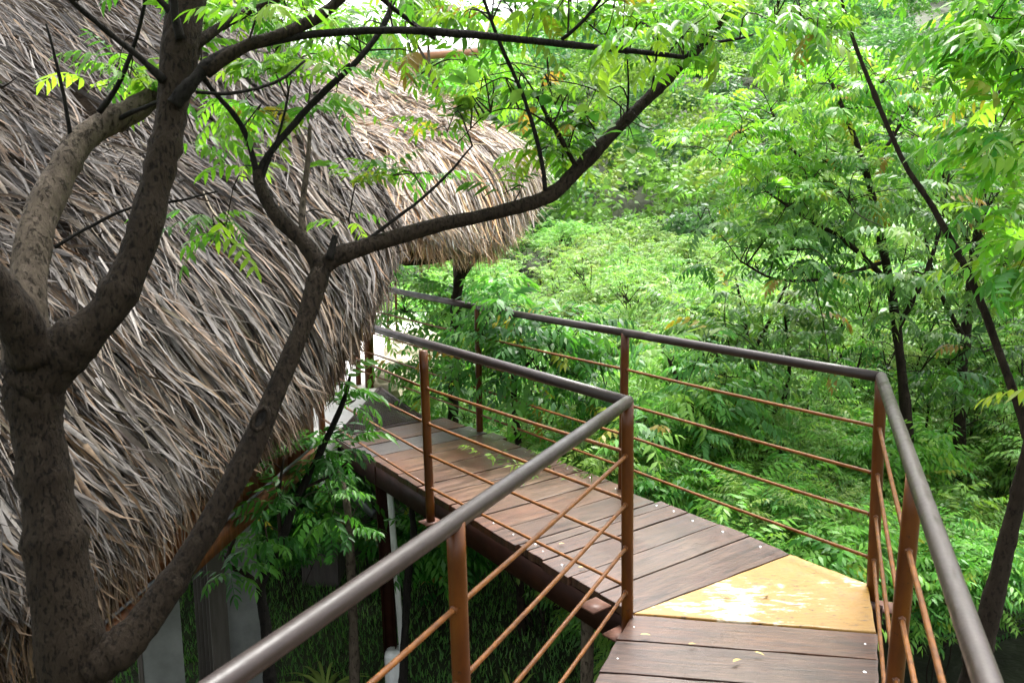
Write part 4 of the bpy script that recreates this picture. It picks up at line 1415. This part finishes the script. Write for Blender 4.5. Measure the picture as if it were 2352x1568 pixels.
# old cut scar on the low diagonal branch
ft = [o_ for o_ in scene.objects if o_.name == 'forked_tree'][0]
sc_c = Q(598, 962, 2.395); nrm = (CAM - sc_c) / np.linalg.norm(CAM - sc_c)
ax1 = Q(625, 915, 2.42) - Q(570, 1010, 2.42); ax1 -= nrm * np.dot(ax1, nrm); ax1 /= np.linalg.norm(ax1); ax2 = np.cross(nrm, ax1)
ring = [sc_c + (ax1 * 0.034 * math.cos(t_) + ax2 * 0.019 * math.sin(t_)) + nrm * 0.012 for t_ in np.linspace(0, 2 * np.pi, 19)]
scar = tube('branch_scar', ring, 0.0075, M['bark'], ft, 7, 0.12)
dv_ = [sc_c + nrm * 0.011] + [sc_c + (ax1 * 0.031 * math.cos(t_) + ax2 * 0.017 * math.sin(t_)) + nrm * 0.013 for t_ in np.linspace(0, 2 * np.pi, 17)[:-1]]
hol = obj('hollow', new_mesh('hollow', dv_, [(0, i_ + 1, (i_ + 1) % 16 + 1) for i_ in range(16)]), M['bark_dark'], scar)

# round leaved climber on the long branch
TPL_ROUND = []
for k_ in range(3):
    a_ = np.linspace(0, 2 * np.pi, 11)[:-1]
    rv_ = np.stack([0.5 + 0.5 * np.cos(a_), 0.42 * np.sin(a_) * (1 + 0.15 * np.cos(a_)), -0.10 * np.cos(a_) ** 2 + 0.05 * np.abs(np.sin(a_))], -1)
    rv_[0] = [1.12, 0, -0.14]
    rv_ = np.vstack([rv_, [[0.45, 0, -0.02]]]) * 0.062 + [0.02, 0, -0.01 * k_]
    TPL_ROUND.append((rv_, np.array([[i_, (i_ + 1) % 10, 10] for i_ in range(10)])))
hero_tree('climbing_vine', 'round leaved climber hanging about the long branch before the far roof', 'vine', [
    ('stem', [(1330, 385, 2.98), (1275, 300, 2.95), (1200, 250, 2.9), (1120, 260, 2.88), (1050, 330, 2.88)], 0, [4, 4, 3.5, 3, 2.5], 'bark_thin'),
    ('stem', [(1420, 300, 3.04), (1430, 250, 3.0), (1350, 200, 2.95), (1240, 180, 2.9)], 0, [4, 3.5, 3, 2.5], 'bark_thin')],
    [(1130, 210, 2.9, 110, 80, 0.1, 5), (1250, 250, 2.95, 110, 90, 0.1, 8), (1330, 280, 3.0, 90, 80, 0.1, 7), (1440, 290, 3.02, 60, 50, 0.1, 4), (1060, 290, 2.9, 60, 60, 0.1, 4)],
    'bark_thin', palette='mid', seed=17, templates=TPL_ROUND, max_parts=120, leaves_per=3, lscale=(0.7, 1.2), warm=0.0)

# leaning tree at the right edge
lean_limbs = [
    ('trunk', [(2150, 1950, 3.6), (2215, 1620, 3.55), (2255, 1470, 3.5), (2300, 1290, 3.45), (2345, 1120, 3.4), (2370, 1000, 3.35)], 0, [66, 54, 47, 41, 33, 25]),
    ('branch', [(2372, 1040, 3.35), (2340, 930, 3.4), (2285, 780, 3.45), (2230, 640, 3.5), (2150, 490, 3.55), (2080, 380, 3.6), (2010, 220, 3.65), (1960, 90, 3.7), (1920, -40, 3.75)], 0, [23, 20, 18, 16, 13.5, 11.5, 9.5, 8, 7]),
    ('branch', [(2370, 1010, 3.35), (2420, 800, 3.3), (2440, 500, 3.3), (2400, 200, 3.35), (2360, 0, 3.4)], 0, [36, 30, 24, 18, 12]),
]
lean_clusters = [(2310, 130, 3.6, 110, 130, 0.3, 16), (2330, 330, 3.5, 70, 90, 0.3, 8), (2400, -150, 3.5, 300, 200, 0.6, 20), (1950, -120, 3.7, 300, 120, 0.5, 14), (2300, 520, 3.7, 60, 80, 0.2, 5), (2420, 700, 3.2, 90, 200, 0.3, 8)]
hero_tree('leaning_tree', 'slender tree leaning left at the right edge, its stem crossing the leafy crowns', 'tree', lean_limbs, lean_clusters, 'bark_thin', seed=8,
          palette='bright', max_parts=120, lscale=(0.9, 1.3))


def survey_tree(name, label, limbs, clusters, seed, palette='mid', group=None, bark='bark_thin', leaves_per=6, lscale=(0.8, 1.2), warm=0.02, tpl=None, max_parts=0, mat='leaf_mid'):
    b = Q(*limbs[0][1][0])
    gz_ = float(terrain_z(b[0], b[1]))
    # carry the trunk down to the ground
    root = hero_tree(name, label, 'tree', limbs, clusters, bark, mat, palette, seed, base_loc=(b[0], b[1], gz_), max_parts=max_parts,
                     templates=tpl or TPL_MID, group=group, leaves_per=leaves_per, lscale=lscale, warm=warm, twig_r=0.003)
    if b[2] > gz_ + 0.02:
        w0 = (limbs[0][3] if not np.isscalar(limbs[0][3]) else [limbs[0][2]])[0] * 0.5 * limbs[0][1][0][2] / F_PX
        tube('trunk', [np.array([b[0] + 0.03, b[1] + 0.02, gz_ - 0.05]), np.array([b[0] + .01, b[1], (b[2] + gz_) / 2]), b], np.array([w0 * 1.3, w0 * 1.15, w0]), M[bark], root, 10)
    return root


# tall neem trees on the right
survey_tree('neem_tree', 'tall leafy tree right of the corner post with a dark straight stem', [
    ('trunk', [(2095, 1330, 6.4), (2085, 1000, 6.3), (2055, 720, 6.2), (2022, 540, 6.1), (1990, 400, 6.1), (1940, 260, 6.1), (1885, 140, 6.1)], 0, [27, 23, 20, 17, 14, 10, 6]),
    ('branch', [(2045, 650, 6.2), (1950, 560, 6.0), (1850, 500, 5.9), (1760, 440, 5.9)], 0, [13, 11, 9, 5]),
    ('branch', [(2010, 500, 6.1), (1900, 420, 6.2), (1810, 330, 6.2), (1770, 250, 6.2)], 0, [13, 11, 8, 5]),
    ('branch', [(1990, 400, 6.1), (2060, 300, 6.2), (2110, 200, 6.2)], 0, [10, 8, 5]),
    ('branch', [(2060, 760, 6.2), (2120, 640, 6.0), (2160, 520, 6.0), (2180, 400, 6.0)], 0, [14, 11, 8, 5]),
    ('branch', [(2035, 600, 6.2), (1900, 640, 5.8), (1780, 640, 5.6), (1700, 600, 5.6)], 0, [10, 8, 6, 4])],
    [(1900, 200, 6.1, 200, 80, 0.8, 34, 'bright'), (1790, 360, 6.0, 190, 120, 0.8, 40, 'bright'), (2040, 290, 6.2, 190, 120, 0.9, 40, 'bright'), (1950, 460, 6.0, 240, 140, 0.9, 42, 'mid'),
     (1720, 540, 5.7, 140, 90, 0.6, 15, 'mid'), (1850, 600, 5.7, 200, 100, 0.7, 16, 'deep'), (2080, 600, 6.0, 180, 150, 0.8, 18, 'mid'), (2000, 840, 6.2, 160, 100, 0.7, 5, 'deep')], 31,
    warm=0.03, lscale=(0.6, 1.0))
survey_tree('neem_tree', 'bushy bright tree filling the right edge behind the leaning stem', [
    ('trunk', [(2200, 1250, 7.0), (2205, 950, 6.9), (2225, 700, 6.8), (2255, 480, 6.8), (2280, 300, 6.8), (2300, 180, 6.8)], 0, [28, 24, 20, 16, 11, 6]),
    ('branch', [(2215, 780, 6.8), (2150, 650, 6.7), (2120, 520, 6.7)], 0, [12, 9, 5]),
    ('branch', [(2250, 500, 6.8), (2330, 380, 6.6), (2380, 260, 6.6)], 0, [12, 9, 5]),
    ('branch', [(2240, 600, 6.8), (2180, 440, 6.7), (2140, 330, 6.7)], 0, [12, 9, 5])],
    [(2280, 300, 6.8, 210, 130, 1.0, 38, 'bright'), (2200, 480, 6.7, 220, 140, 0.9, 36), (2330, 560, 6.7, 180, 140, 0.9, 32), (2200, 720, 6.8, 240, 140, 0.9, 24, 'deep'), (2300, 860, 6.8, 200, 160, 0.9, 20, 'deep')], 32, warm=0.03, lscale=(0.65, 1.05))
survey_tree('young_tree', 'slim young tree with a low fork seen through the outer railing rods', [
    ('trunk', [(1747, 1215, 6.9), (1745, 1080, 6.9), (1742, 985, 6.9), (1735, 900, 6.9), (1715, 760, 6.95), (1690, 640, 7.0)], 0, [20, 19, 18, 11, 8, 5]),
    ('branch', [(1744, 985, 6.9), (1800, 920, 6.85), (1815, 830, 6.8), (1800, 700, 6.8)], 0, [14, 11, 8, 4]),
    ('branch', [(1742, 990, 6.9), (1690, 920, 6.9), (1650, 820, 6.9)], 0, [11, 8, 4]),
    ('branch', [(1725, 820, 6.9), (1790, 690, 6.9), (1820, 610, 6.9)], 0, [9, 7, 4])],
    [(1740, 720, 6.9, 200, 130, 0.7, 34), (1640, 780, 6.9, 130, 120, 0.6, 16), (1830, 780, 6.9, 130, 140, 0.6, 18)], 33)
survey_tree('young_tree', 'crooked dark trunk standing behind the far rail post under the thatch fringe', [
    ('trunk', [(1040, 1010, 6.75), (1042, 880, 6.75), (1045, 760, 6.75), (1052, 660, 6.75), (1068, 600, 6.75), (1075, 540, 6.8)], 0, [24, 23, 22, 24, 22, 14]),
    ('branch', [(1055, 650, 6.75), (1090, 600, 6.7), (1120, 560, 6.7)], 0, [10, 8, 5])],
    [(1000, 740, 6.9, 120, 100, 0.5, 12), (1120, 760, 6.7, 130, 80, 0.4, 14), (1000, 880, 6.9, 100, 80, 0.4, 10), (960, 660, 7.0, 90, 80, 0.4, 8)], 34)
survey_tree('young_tree', 'leafy young tree whose sprays hang over the dark far handrail', [
    ('trunk', [(1190, 1010, 6.0), (1180, 900, 6.0), (1190, 800, 6.0), (1210, 720, 5.95)], 0, [16, 14, 12, 7]),
    ('branch', [(1185, 860, 6.0), (1260, 790, 5.8), (1300, 740, 5.7)], 0, [8, 7, 4])],
    [(1215, 740, 5.75, 130, 60, 0.3, 16), (1180, 830, 5.9, 120, 80, 0.3, 14), (1290, 800, 5.8, 120, 80, 0.3, 10), (1320, 900, 5.8, 120, 80, 0.3, 8)], 35, palette='deep')
survey_tree('young_tree', 'two stemmed young tree between the inner corner post and the outer railing', [
    ('trunk', [(1640, 1160, 6.2), (1615, 1040, 6.2), (1600, 960, 6.2), (1560, 880, 6.2), (1520, 790, 6.2)], 0, [14, 13, 12, 9, 5]),
    ('branch', [(1603, 970, 6.2), (1640, 880, 6.2), (1650, 800, 6.2)], 0, [9, 7, 4])],
    [(1560, 880, 6.2, 160, 100, 0.6, 20), (1500, 1000, 6.0, 160, 90, 0.5, 18), (1660, 960, 6.2, 110, 120, 0.5, 14)], 36)
survey_tree('young_tree', 'pinkish forked sapling standing before the white roofed shelter', [
    ('trunk', [(1045, 420, 9.6), (1020, 300, 9.6), (1010, 230, 9.6), (985, 150, 9.6)], 0, [16, 14, 13, 12], 'bark_pale'),
    ('branch', [(986, 155, 9.6), (960, 105, 9.6), (925, 50, 9.6)], 0, [8, 6, 4], 'bark_pale'),
    ('branch', [(986, 150, 9.6), (984, 90, 9.6), (990, 20, 9.6)], 0, [7, 6, 4], 'bark_pale')],
    [(960, 215, 9.7, 110, 40, 0.6, 14), (1100, 200, 9.8, 130, 60, 0.7, 20), (1020, 290, 9.8, 120, 60, 0.6, 16), (950, 20, 9.6, 120, 50, 0.6, 12)], 37, palette='bright')
# small dark tree below the deck, beside the columns
survey_tree('shade_tree', 'dark small tree in the shade between the columns and the boardwalk support', [
    ('trunk', [(622, 1600, 4.6), (612, 1450, 4.6), (600, 1345, 4.6), (640, 1260, 4.55), (680, 1150, 4.5), (735, 1040, 4.45), (790, 920, 4.4), (805, 860, 4.4)], 0, [26, 24, 22, 18, 17, 15, 11, 6], 'bark_dark'),
    ('branch', [(602, 1345, 4.6), (560, 1315, 4.5), (522, 1290, 4.45), (545, 1220, 4.45)], 0, [14, 12, 10, 6]),
    ('branch', [(645, 1250, 4.55), (640, 1150, 4.5), (650, 1060, 4.5)], 0, [10, 8, 5]),
    ('branch', [(700, 1120, 4.5), (760, 1090, 4.5), (800, 1060, 4.5)], 0, [8, 7, 5])],
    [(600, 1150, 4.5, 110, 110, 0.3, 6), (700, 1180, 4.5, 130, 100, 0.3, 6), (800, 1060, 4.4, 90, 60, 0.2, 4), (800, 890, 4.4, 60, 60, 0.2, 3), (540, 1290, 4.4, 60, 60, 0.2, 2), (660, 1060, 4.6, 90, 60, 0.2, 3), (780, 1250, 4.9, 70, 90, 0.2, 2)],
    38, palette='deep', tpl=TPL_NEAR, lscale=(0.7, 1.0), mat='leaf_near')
survey_tree('shade_tree', 'thin grey stem left of the white steel angle below the planks', [
    ('trunk', [(815, 1620, 5.2), (812, 1450, 5.2), (806, 1300, 5.2), (800, 1180, 5.2), (780, 1080, 5.25)], 0, [24, 22, 19, 16, 12], 'bark_pale')],
    [(790, 1150, 5.4, 60, 60, 0.2, 5)], 39, palette='deep')
survey_tree('shade_tree', 'black crooked stem right of the white steel angle below the planks', [
    ('trunk', [(925, 1600, 5.0), (930, 1450, 5.0), (938, 1320, 5.0), (950, 1240, 5.0), (945, 1165, 5.05)], 0, [20, 18, 17, 16, 12], 'bark_dark'),
    ('branch', [(945, 1270, 5.0), (1000, 1240, 5.0), (1060, 1200, 5.0)], 0, [8, 6, 4], 'bark_dark')],
    [(1020, 1260, 5.2, 80, 60, 0.2, 5)], 40, palette='deep')

# ------------------------------------------------------------------ grove beyond the railing
def gen_tree(seed, H, spread, nstem, tpl, palette, n_leaf, low=0.36, lscale=(0.85, 1.25), r0=0.028, warm=0.03):
    rng = np.random.default_rng(seed)
    tubes, ends = [], []

    def grow(p, d, L, r, lv):
        n = 4
        pts = [p]
        for i in range(n):
            d = d + rng.normal(0, 0.13, 3); d[2] += 0.08
            d = d / np.linalg.norm(d)
            pts.append(pts[-1] + d * L / n)
        r1 = r * 0.62
        tubes.append(tube_arrays(catmull(pts, 7), np.linspace(r, r1, 7), 6 if lv < 2 else 4, cap=False))
        pts = np.array(pts)
        if lv >= 1:
            for q in pts[2:]:
                ends.append((q, d, lv))
        if lv < 3:
            for k in range(rng.integers(2, 4)):
                a = rng.uniform(0, 2 * np.pi)
                side = np.array([math.cos(a), math.sin(a), rng.uniform(0.1, 0.6)])
                nd = d * 0.75 + side * spread
                grow(pts[-1] if k < 2 else pts[-2], nd / np.linalg.norm(nd), L * rng.uniform(0.6, 0.8), r1, lv + 1)
        else:
            for _ in range(2): ends.append((pts[-1], d, 4))
    for s_ in range(nstem):
        a = rng.uniform(0, 2 * np.pi)
        d = np.array([math.cos(a) * 0.28, math.sin(a) * 0.28, 1.0]) if nstem > 1 else np.array([rng.normal(0, .06), rng.normal(0, .06), 1])
        grow(np.array([math.cos(a), math.sin(a), 0]) * 0.05 * (nstem > 1), d / np.linalg.norm(d), H * 0.40, r0 * H / 2.6, 0)
    E_ = np.array([e[0] for e in ends]); D_ = np.array([e[1] for e in ends])
    zmax = E_[:, 2].max()
    sc = H / zmax
    wgt = np.clip((E_[:, 2] / zmax - low) / 0.35, 0.06, 1); k = rng.choice(len(E_), n_leaf, p=wgt / wgt.sum())
    P = E_[k] + rng.normal(0, 0.035, (n_leaf, 3))
    yaw = rng.uniform(0, 2 * np.pi, n_leaf)
    dd = np.stack([np.cos(yaw), np.sin(yaw), rng.uniform(-0.3, 0.5, n_leaf)], -1) + D_[k] * 0.35
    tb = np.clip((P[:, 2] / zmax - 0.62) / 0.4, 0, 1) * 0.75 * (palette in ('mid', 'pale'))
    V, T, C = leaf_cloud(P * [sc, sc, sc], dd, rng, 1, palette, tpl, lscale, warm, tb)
    trunk_me = quads_to_mesh('trunk', [(v * sc, f) for v, f in tubes])
    trunk_me.materials.append(M['bark_thin'])
    crown_me = np_mesh('crown', V, T, C); crown_me.materials.append(M['leaf_mid'])
    return trunk_me, crown_me


GROVE = [gen_tree(201 + i, h, s, ns, tp_, pal_, nl) for i, (h, s, ns, nl, tp_, pal_) in enumerate(((2.9, 0.50, 4, 800, TPL_FINE, 'pale'), (3.2, 0.55, 3, 800, TPL_FINE, 'mid'), (2.6, 0.60, 5, 950, TPL_FINE, 'pale'), (3.4, 0.45, 4, 1000, TPL_FINE, 'pale'), (2.4, 0.65, 3, 700, TPL_BROAD, 'mid')))]
BUSH = [gen_tree(301 + i, h, 0.75, 5, tp_, pal_, 850, r0=0.012, low=0.0) for i, (h, tp_, pal_) in enumerate(((1.0, TPL_FINE, 'deep'), (1.25, TPL_FINE, 'mid'), (0.85, TPL_LOW, 'deep'), (1.1, TPL_FINE, 'mid'), (0.9, TPL_FINE, 'pale')))]


def plant_copy(name, tpls, k, x, y, z, s, rz, label, cat, group):
    o = empty(name, (x, y, z))
    o.rotation_euler = (0, 0, rz); o.scale = (s, s, s)
    tag(o, label, cat, group)
    for nm, me in zip(('trunk', 'crown'), tpls[k]):
        c = bpy.data.objects.new(nm, me); col.objects.link(c); c.parent = o
    return o


def to_px(x, y, z):
    v = np.array([x, y, z]) - CAM
    d = v @ np.array([0, cp, -sp])
    return IMG_W / 2 + F_PX * v[0] / d, IMG_H / 2 - F_PX * (v @ np.array([0, sp, cp])) / d, d


def seg_dist(p, a, b):
    t = np.clip(np.dot(p - a, b - a) / np.dot(b - a, b - a), 0, 1)
    return np.linalg.norm(p - a - (b - a) * t)


grng = np.random.default_rng(77)
CB0, CB1 = (LEG_B_L0 + LEG_B_R0) / 2, (LEG_B_L1 + LEG_B_R1) / 2 + np.array([-1.5, 1.9])
placed = []
tries = 0
while len(placed) < 160 and tries < 9000:
    tries += 1
    y = 5.2 + 28 * grng.random() ** 1.2
    x = grng.uniform(-0.36 * y, 0.78 * y)
    p = np.array([x, y])
    if seg_dist(p, CB0, CB1) < 1.25 or seg_dist(p, np.array([0.9, 0.0]), np.array([1.45, 3.3])) < 1.5: continue
    if x < -0.6 and y < 10.5: continue
    if x < -2.0 and y < 15: continue
    if x / y > 0.26 and y < 7.6: continue
    dmin = 0.70 + 0.028 * y
    if any((x - q[0]) ** 2 + (y - q[1]) ** 2 < dmin ** 2 for q in placed): continue
    placed.append((x, y))
    z = float(terrain_z(x, y)) - 0.03
    k = grng.integers(0, len(GROVE))
    hts = (2.9, 3.2, 2.6, 3.4, 2.4)[k]
    px, _, d = to_px(x, y, 0)
    ztop = -0.05 + 0.035 * (y - 6) + grng.uniform(-0.45, 0.35)
    if px > 1620: ztop += min(1.3, (px - 1620) / 420.0) * grng.uniform(0.4, 1.0)
    if px < 1230 and y < 12: ztop = min(ztop, 0.45)
    s = np.clip((ztop - z) / hts, 0.55, 1.7)
    plant_copy('grove_tree', GROVE, k, x, y, z, s, grng.uniform(0, 6.28), 'small leafy tree crowded among its like in the grove beyond the railing', 'tree', 'trees of the grove beyond the railing')

SAPLING = [gen_tree(401 + i, h, 0.38, ns, TPL_FINE, pal_, nl, low=0.42, r0=0.013) for i, (h, ns, pal_, nl) in enumerate(((2.3, 2, 'mid', 190), (2.0, 1, 'pale', 130), (2.6, 3, 'mid', 230), (1.8, 2, 'pale', 150)))]
splaced = []
tries = 0
while len(splaced) < 60 and tries < 6000:
    tries += 1
    y = 4.9 + 7.5 * grng.random() ** 1.1
    x = grng.uniform(-0.10 * y, 0.62 * y)
    p = np.array([x, y])
    if seg_dist(p, CB0, CB1) < 0.75 or seg_dist(p, np.array([0.9, 0.0]), np.array([1.45, 3.3])) < 1.2: continue
    if x < -0.3 and y < 9: continue
    if any((x - q[0]) ** 2 + (y - q[1]) ** 2 < 0.40 ** 2 for q in splaced): continue
    splaced.append((x, y))
    z = float(terrain_z(x, y)) - 0.03
    k = grng.integers(0, 4)
    ztop = -0.25 + grng.uniform(-0.35, 0.45)
    plant_copy('sapling', SAPLING, k, x, y, z, float(np.clip((ztop - z) / (2.3, 2.0, 2.6, 1.8)[k], 0.6, 1.6)), grng.uniform(0, 6.28), 'thin dark stemmed sapling with sparse leaves just beyond the outer railing', 'sapling', 'saplings beyond the outer railing')

bplaced = []
tries = 0
while len(bplaced) < 130 and tries < 9000:
    tries += 1
    y = 4.3 + 9 * grng.random() ** 1.2
    x = grng.uniform(-0.42 * y, 0.80 * y)
    p = np.array([x, y])
    dB_ = seg_dist(p, CB0, CB1)
    if seg_dist(p, np.array([0.9, 0.0]), np.array([1.45, 3.3])) < 1.2: continue
    if dB_ < 0.35: continue
    if x < 0.4 and y < 5.75 and x > -3.5: continue          # open grass below the deck
    if any((x - q[0]) ** 2 + (y - q[1]) ** 2 < 0.50 ** 2 for q in bplaced): continue
    bplaced.append((x, y))
    z = float(terrain_z(x, y)) - 0.02
    k = grng.integers(0, 3) if x < 0.6 else grng.choice([1, 1, 3, 3, 4])
    s = grng.uniform(0.8, 1.35)
    if y > 5.8 and x < -0.9: s = min(s, 1.0)
    plant_copy('low_bush', BUSH, k, x, y, z, s, grng.uniform(0, 6.28), 'low leafy bush in the undergrowth beside and below the boardwalk', 'bush', 'bushes of the undergrowth')

# ------------------------------------------------------------------ wooded hillside, one mass
def hill_forest(name, n, seed, yr, size, qn, palette_w, label, ls=1.0):
    rng = np.random.default_rng(seed)
    y = yr[0] + (yr[1] - yr[0]) * rng.random(n) ** 0.8
    x = rng.uniform(-0.62, 0.95, n) * y
    z = terrain_z(x, y)
    R = rng.uniform(*size, n) * (0.8 + 0.4 * rng.random(n))
    pal = np.array([[0.085, 0.20, 0.045], [0.12, 0.26, 0.05], [0.060, 0.165, 0.055], [0.16, 0.29, 0.055], [0.045, 0.12, 0.045], [0.20, 0.31, 0.065]])
    cc = pal[rng.choice(len(pal), n, p=palette_w)]
    # several lobes per crown
    nl = 7
    th = rng.uniform(0, 2 * np.pi, (n, nl)); rr = rng.uniform(0.15, 0.75, (n, nl))
    lc = np.stack([np.cos(th) * rr, np.sin(th) * rr, rng.uniform(0.35, 1.05, (n, nl)) - 0.35 * rr], -1) * R[:, None, None]
    lr = rng.uniform(0.32, 0.55, (n, nl)) * R[:, None]
    lobe = rng.integers(0, nl, (n, qn))
    dirs = rng.normal(size=(n, qn, 3)); dirs[..., 2] = np.abs(dirs[..., 2]) * 0.9 - 0.25
    dirs /= np.linalg.norm(dirs, axis=-1, keepdims=True)
    ii = np.arange(n)[:, None]
    P = lc[ii, lobe] + dirs * (lr[ii, lobe] * rng.uniform(0.75, 1.12, (n, qn)))[..., None]
    P[..., 0] += x[:, None]; P[..., 1] += y[:, None]; P[..., 2] = P[..., 2] * 0.95 + z[:, None] + 0.9
    P = P.reshape(-1, 3); Dn = dirs.reshape(-1, 3)
    m = len(P)
    s = np.repeat(R, qn) * rng.uniform(0.05, 0.10, m) * ls + 0.03
    t = rng.normal(size=(m, 3)); t[:, 2] *= 0.5
    nn = Dn + rng.normal(0, 0.45, (m, 3))
    Rm = rot_to(t, nn)
    quad = np.array([[-1, 0, 0], [0.1, -0.5, 0.08], [1, 0, -0.15], [0.0, 0.5, 0.08]])
    V = np.einsum('nij,vj->nvi', Rm, quad) * s[:, None, None] + P[:, None, :]
    Fq = np.arange(m * 4).reshape(m, 4)
    C = np.repeat(cc, qn, 0) * rng.uniform(0.75, 1.25, (m, 1))
    C = np.repeat(C, 4, 0)
    o = obj(name, np_mesh(name, V.reshape(-1, 3), Fq, C), M['leaf_far'])
    tag(o, label, 'forest', None, 'stuff')
    return o


hill_forest('hillside_forest', 720, 51, (25, 62), (1.1, 2.1), 620, [.22, .24, .16, .16, .10, .12], 'bright green wooded lower slope across the valley', 0.72)
hill_forest('hillside_forest', 780, 52, (58, 124), (1.6, 3.0), 420, [.26, .2, .22, .1, .16, .06], 'darker green wooded upper slope closing the valley', 0.9)

# ------------------------------------------------------------------ white roofed shelter on the slope
sh = empty('shelter', tuple(Q(1010, 230, 22)))
tag(sh, 'small shelter with white sheet roof and brown fascia above the trees', 'shelter')
d0 = 22.0
a, b = Q(935, 126, d0), Q(1100, 112, d0)          # lower edge of the roof
a2, b2_ = Q(905, 62, d0 + 3.2), Q(1120, 50, d0 + 3.2)
V = [a, b, b2_, a2]; thv = np.array([0, 0, 0.05])
obj('roof_sheet', new_mesh('roof_sheet', [*(np.array(V) + thv * 1.2), *(np.array(V) + thv * 0.2)], [(0, 1, 2, 3), (7, 6, 5, 4), (0, 4, 5, 1), (1, 5, 6, 2), (2, 6, 7, 3), (3, 7, 4, 0)]), M['metal_roof'], sh)
ex_ = (b - a) / np.linalg.norm(b - a)
obj('fascia_board', quads_to_mesh('fascia_board', [box_between(a - [0, 0.02, 0.08], b - [0, 0.02, 0.08], 0.05, 0.17)], False), M['fascia'], sh)
obj('fascia_board', quads_to_mesh('fascia_board', [box_between(b - [-0.03, 0, 0.06], b2_ - [-0.03, 0, 0.06], 0.04, 0.14)], False), M['fascia'], sh)
for p0_, mt, w_ in ((a + ex_ * 0.22 + [0, 0.4, 0], 'fascia', 0.10), (a + ex_ * 0.45 + [0, 1.4, 0], 'dark_steel', 0.07), (b - ex_ * 0.2 + [0, 2.6, 0], 'dark_steel', 0.07)):
    zb = float(terrain_z(p0_[0], p0_[1]))
    obj('post', quads_to_mesh('post', [box_between([p0_[0], p0_[1], zb - 0.1], p0_ + [0, 0, 0.0], w_, w_, (0, 1, 0))], False), M[mt], sh)

# ------------------------------------------------------------------ grass and small plants below the deck
n = 26000
gr = np.random.default_rng(61)
x = gr.uniform(-4.2, 1.8, n); y = gr.uniform(3.6, 7.0, n)
z = terrain_z(x, y)
h = gr.uniform(0.03, 0.085, n); a = gr.uniform(0, 2 * np.pi, n); ln = gr.uniform(0.1, 0.7, n)
w = 0.0055
bx = np.stack([np.cos(a), np.sin(a), np.zeros(n)], -1) * w
tipv = np.stack([-np.sin(a) * h * ln, np.cos(a) * h * ln, h], -1)
base = np.stack([x, y, z - 0.01], -1)
V = np.stack([base - bx, base + bx, base + tipv * 0.55 + bx * 0.7 + [0, 0, .005], base + tipv], 1)
C = np.repeat(np.array([[0.075, 0.19, 0.04], [0.11, 0.24, 0.045], [0.06, 0.16, 0.035]])[gr.integers(0, 3, n)], 4, 0)
gs = obj('grass', np_mesh('grass', V.reshape(-1, 3), np.arange(n * 4).reshape(n, 4), C), M['grass'])
tag(gs, 'short green grass on the shaded ground below the boardwalk', 'grass', None, 'stuff')


def strap_plant(px, py, d, label, seed, r=0.3, nb_=26):
    rng = np.random.default_rng(seed)
    p = Q(px, py, d); p[2] = float(terrain_z(p[0], p[1]))
    Vs, Fs, Cs = [], [], []
    for k in range(nb_):
        a_ = rng.uniform(0, 6.28); L = r * rng.uniform(0.7, 1.2); lift = rng.uniform(0.5, 1.3)
        t = np.linspace(0, 1, 7)
        rad_ = L * t; zz = L * lift * (t - 0.85 * t ** 2)
        wv = 0.011 * np.sin(np.pi * np.clip(t * 0.85 + 0.15, 0, 1))
        c = np.stack([np.cos(a_) * rad_, np.sin(a_) * rad_, zz], -1)
        sd = np.array([-math.sin(a_), math.cos(a_), 0])
        v = np.concatenate([c - sd * wv[:, None], c + sd * wv[:, None]])
        o_ = sum(len(q) for q in Vs)
        Vs.append(v); Fs += [[o_ + i, o_ + i + 1, o_ + 7 + i + 1, o_ + 7 + i] for i in range(6)]
        Cs.append(np.tile(np.array([0.22, 0.34, 0.07]) * rng.uniform(0.7, 1.2), (14, 1)))
    rt = empty('strap_leaf_plant', tuple(p)); tag(rt, label, 'plant')
    me = np_mesh('leaves', np.vstack(Vs), np.array(Fs), np.vstack(Cs)); me.materials.append(M['grass'])
    o_ = bpy.data.objects.new('leaves', me); col.objects.link(o_); o_.parent = rt


strap_plant(745, 1525, 5.4, 'pale striped strap leaf plant on the grass left of the support column', 71)
strap_plant(1180, 1545, 5.3, 'pale strap leaf plant on the grass below the inner railing rods', 72, 0.34, 30)
strap_plant(1215, 1560, 5.0, 'low strap leaf plant right under the boardwalk beam', 73, 0.26, 20)

# ------------------------------------------------------------------ fallen leaves on the planks
fl_spots = [(1590, 1478, 20, 'dry curled leaf on the first plank by the wedge'), (1745, 1500, -25, 'longer yellow leaf right of the first plank seam'), (1483, 1457, 10, 'yellow leaf on the seam near the inner corner post'),
            (1692, 1516, 40, 'leaf with a stalk on the second grey plank'), (1290, 1248, 30, 'small yellow leaf on a seam of the far leg'), (1337, 1302, 15, 'green leaf on the plank before the inner corner post'),
            (1670, 1367, -30, 'brown leaf lying on the yellow wedge'), (1760, 1364, 60, 'dark twig like leaf right of centre on the yellow wedge'), (1017, 1134, 5, 'yellow leaf beside the middle inner post')]
for k, (px, py, r_, lb) in enumerate(fl_spots):
    p = QZ(px, py, 0.012)
    LV, LT = leaflet(2)
    v = LV * [1, 1.0, 1.2] - [0.5, 0, -0.09]
    me = np_mesh('fallen_leaf', v * 0.042 * (0.8 + 0.1 * (k % 4)), LT)
    o_ = obj('fallen_leaf', me, M['dry_leaf'], None, Matrix.Translation(Vector(p)) @ Matrix.Rotation(math.radians(r_), 4, 'Z'))
    tag(o_, lb, 'leaf', 'fallen leaves on the boardwalk')
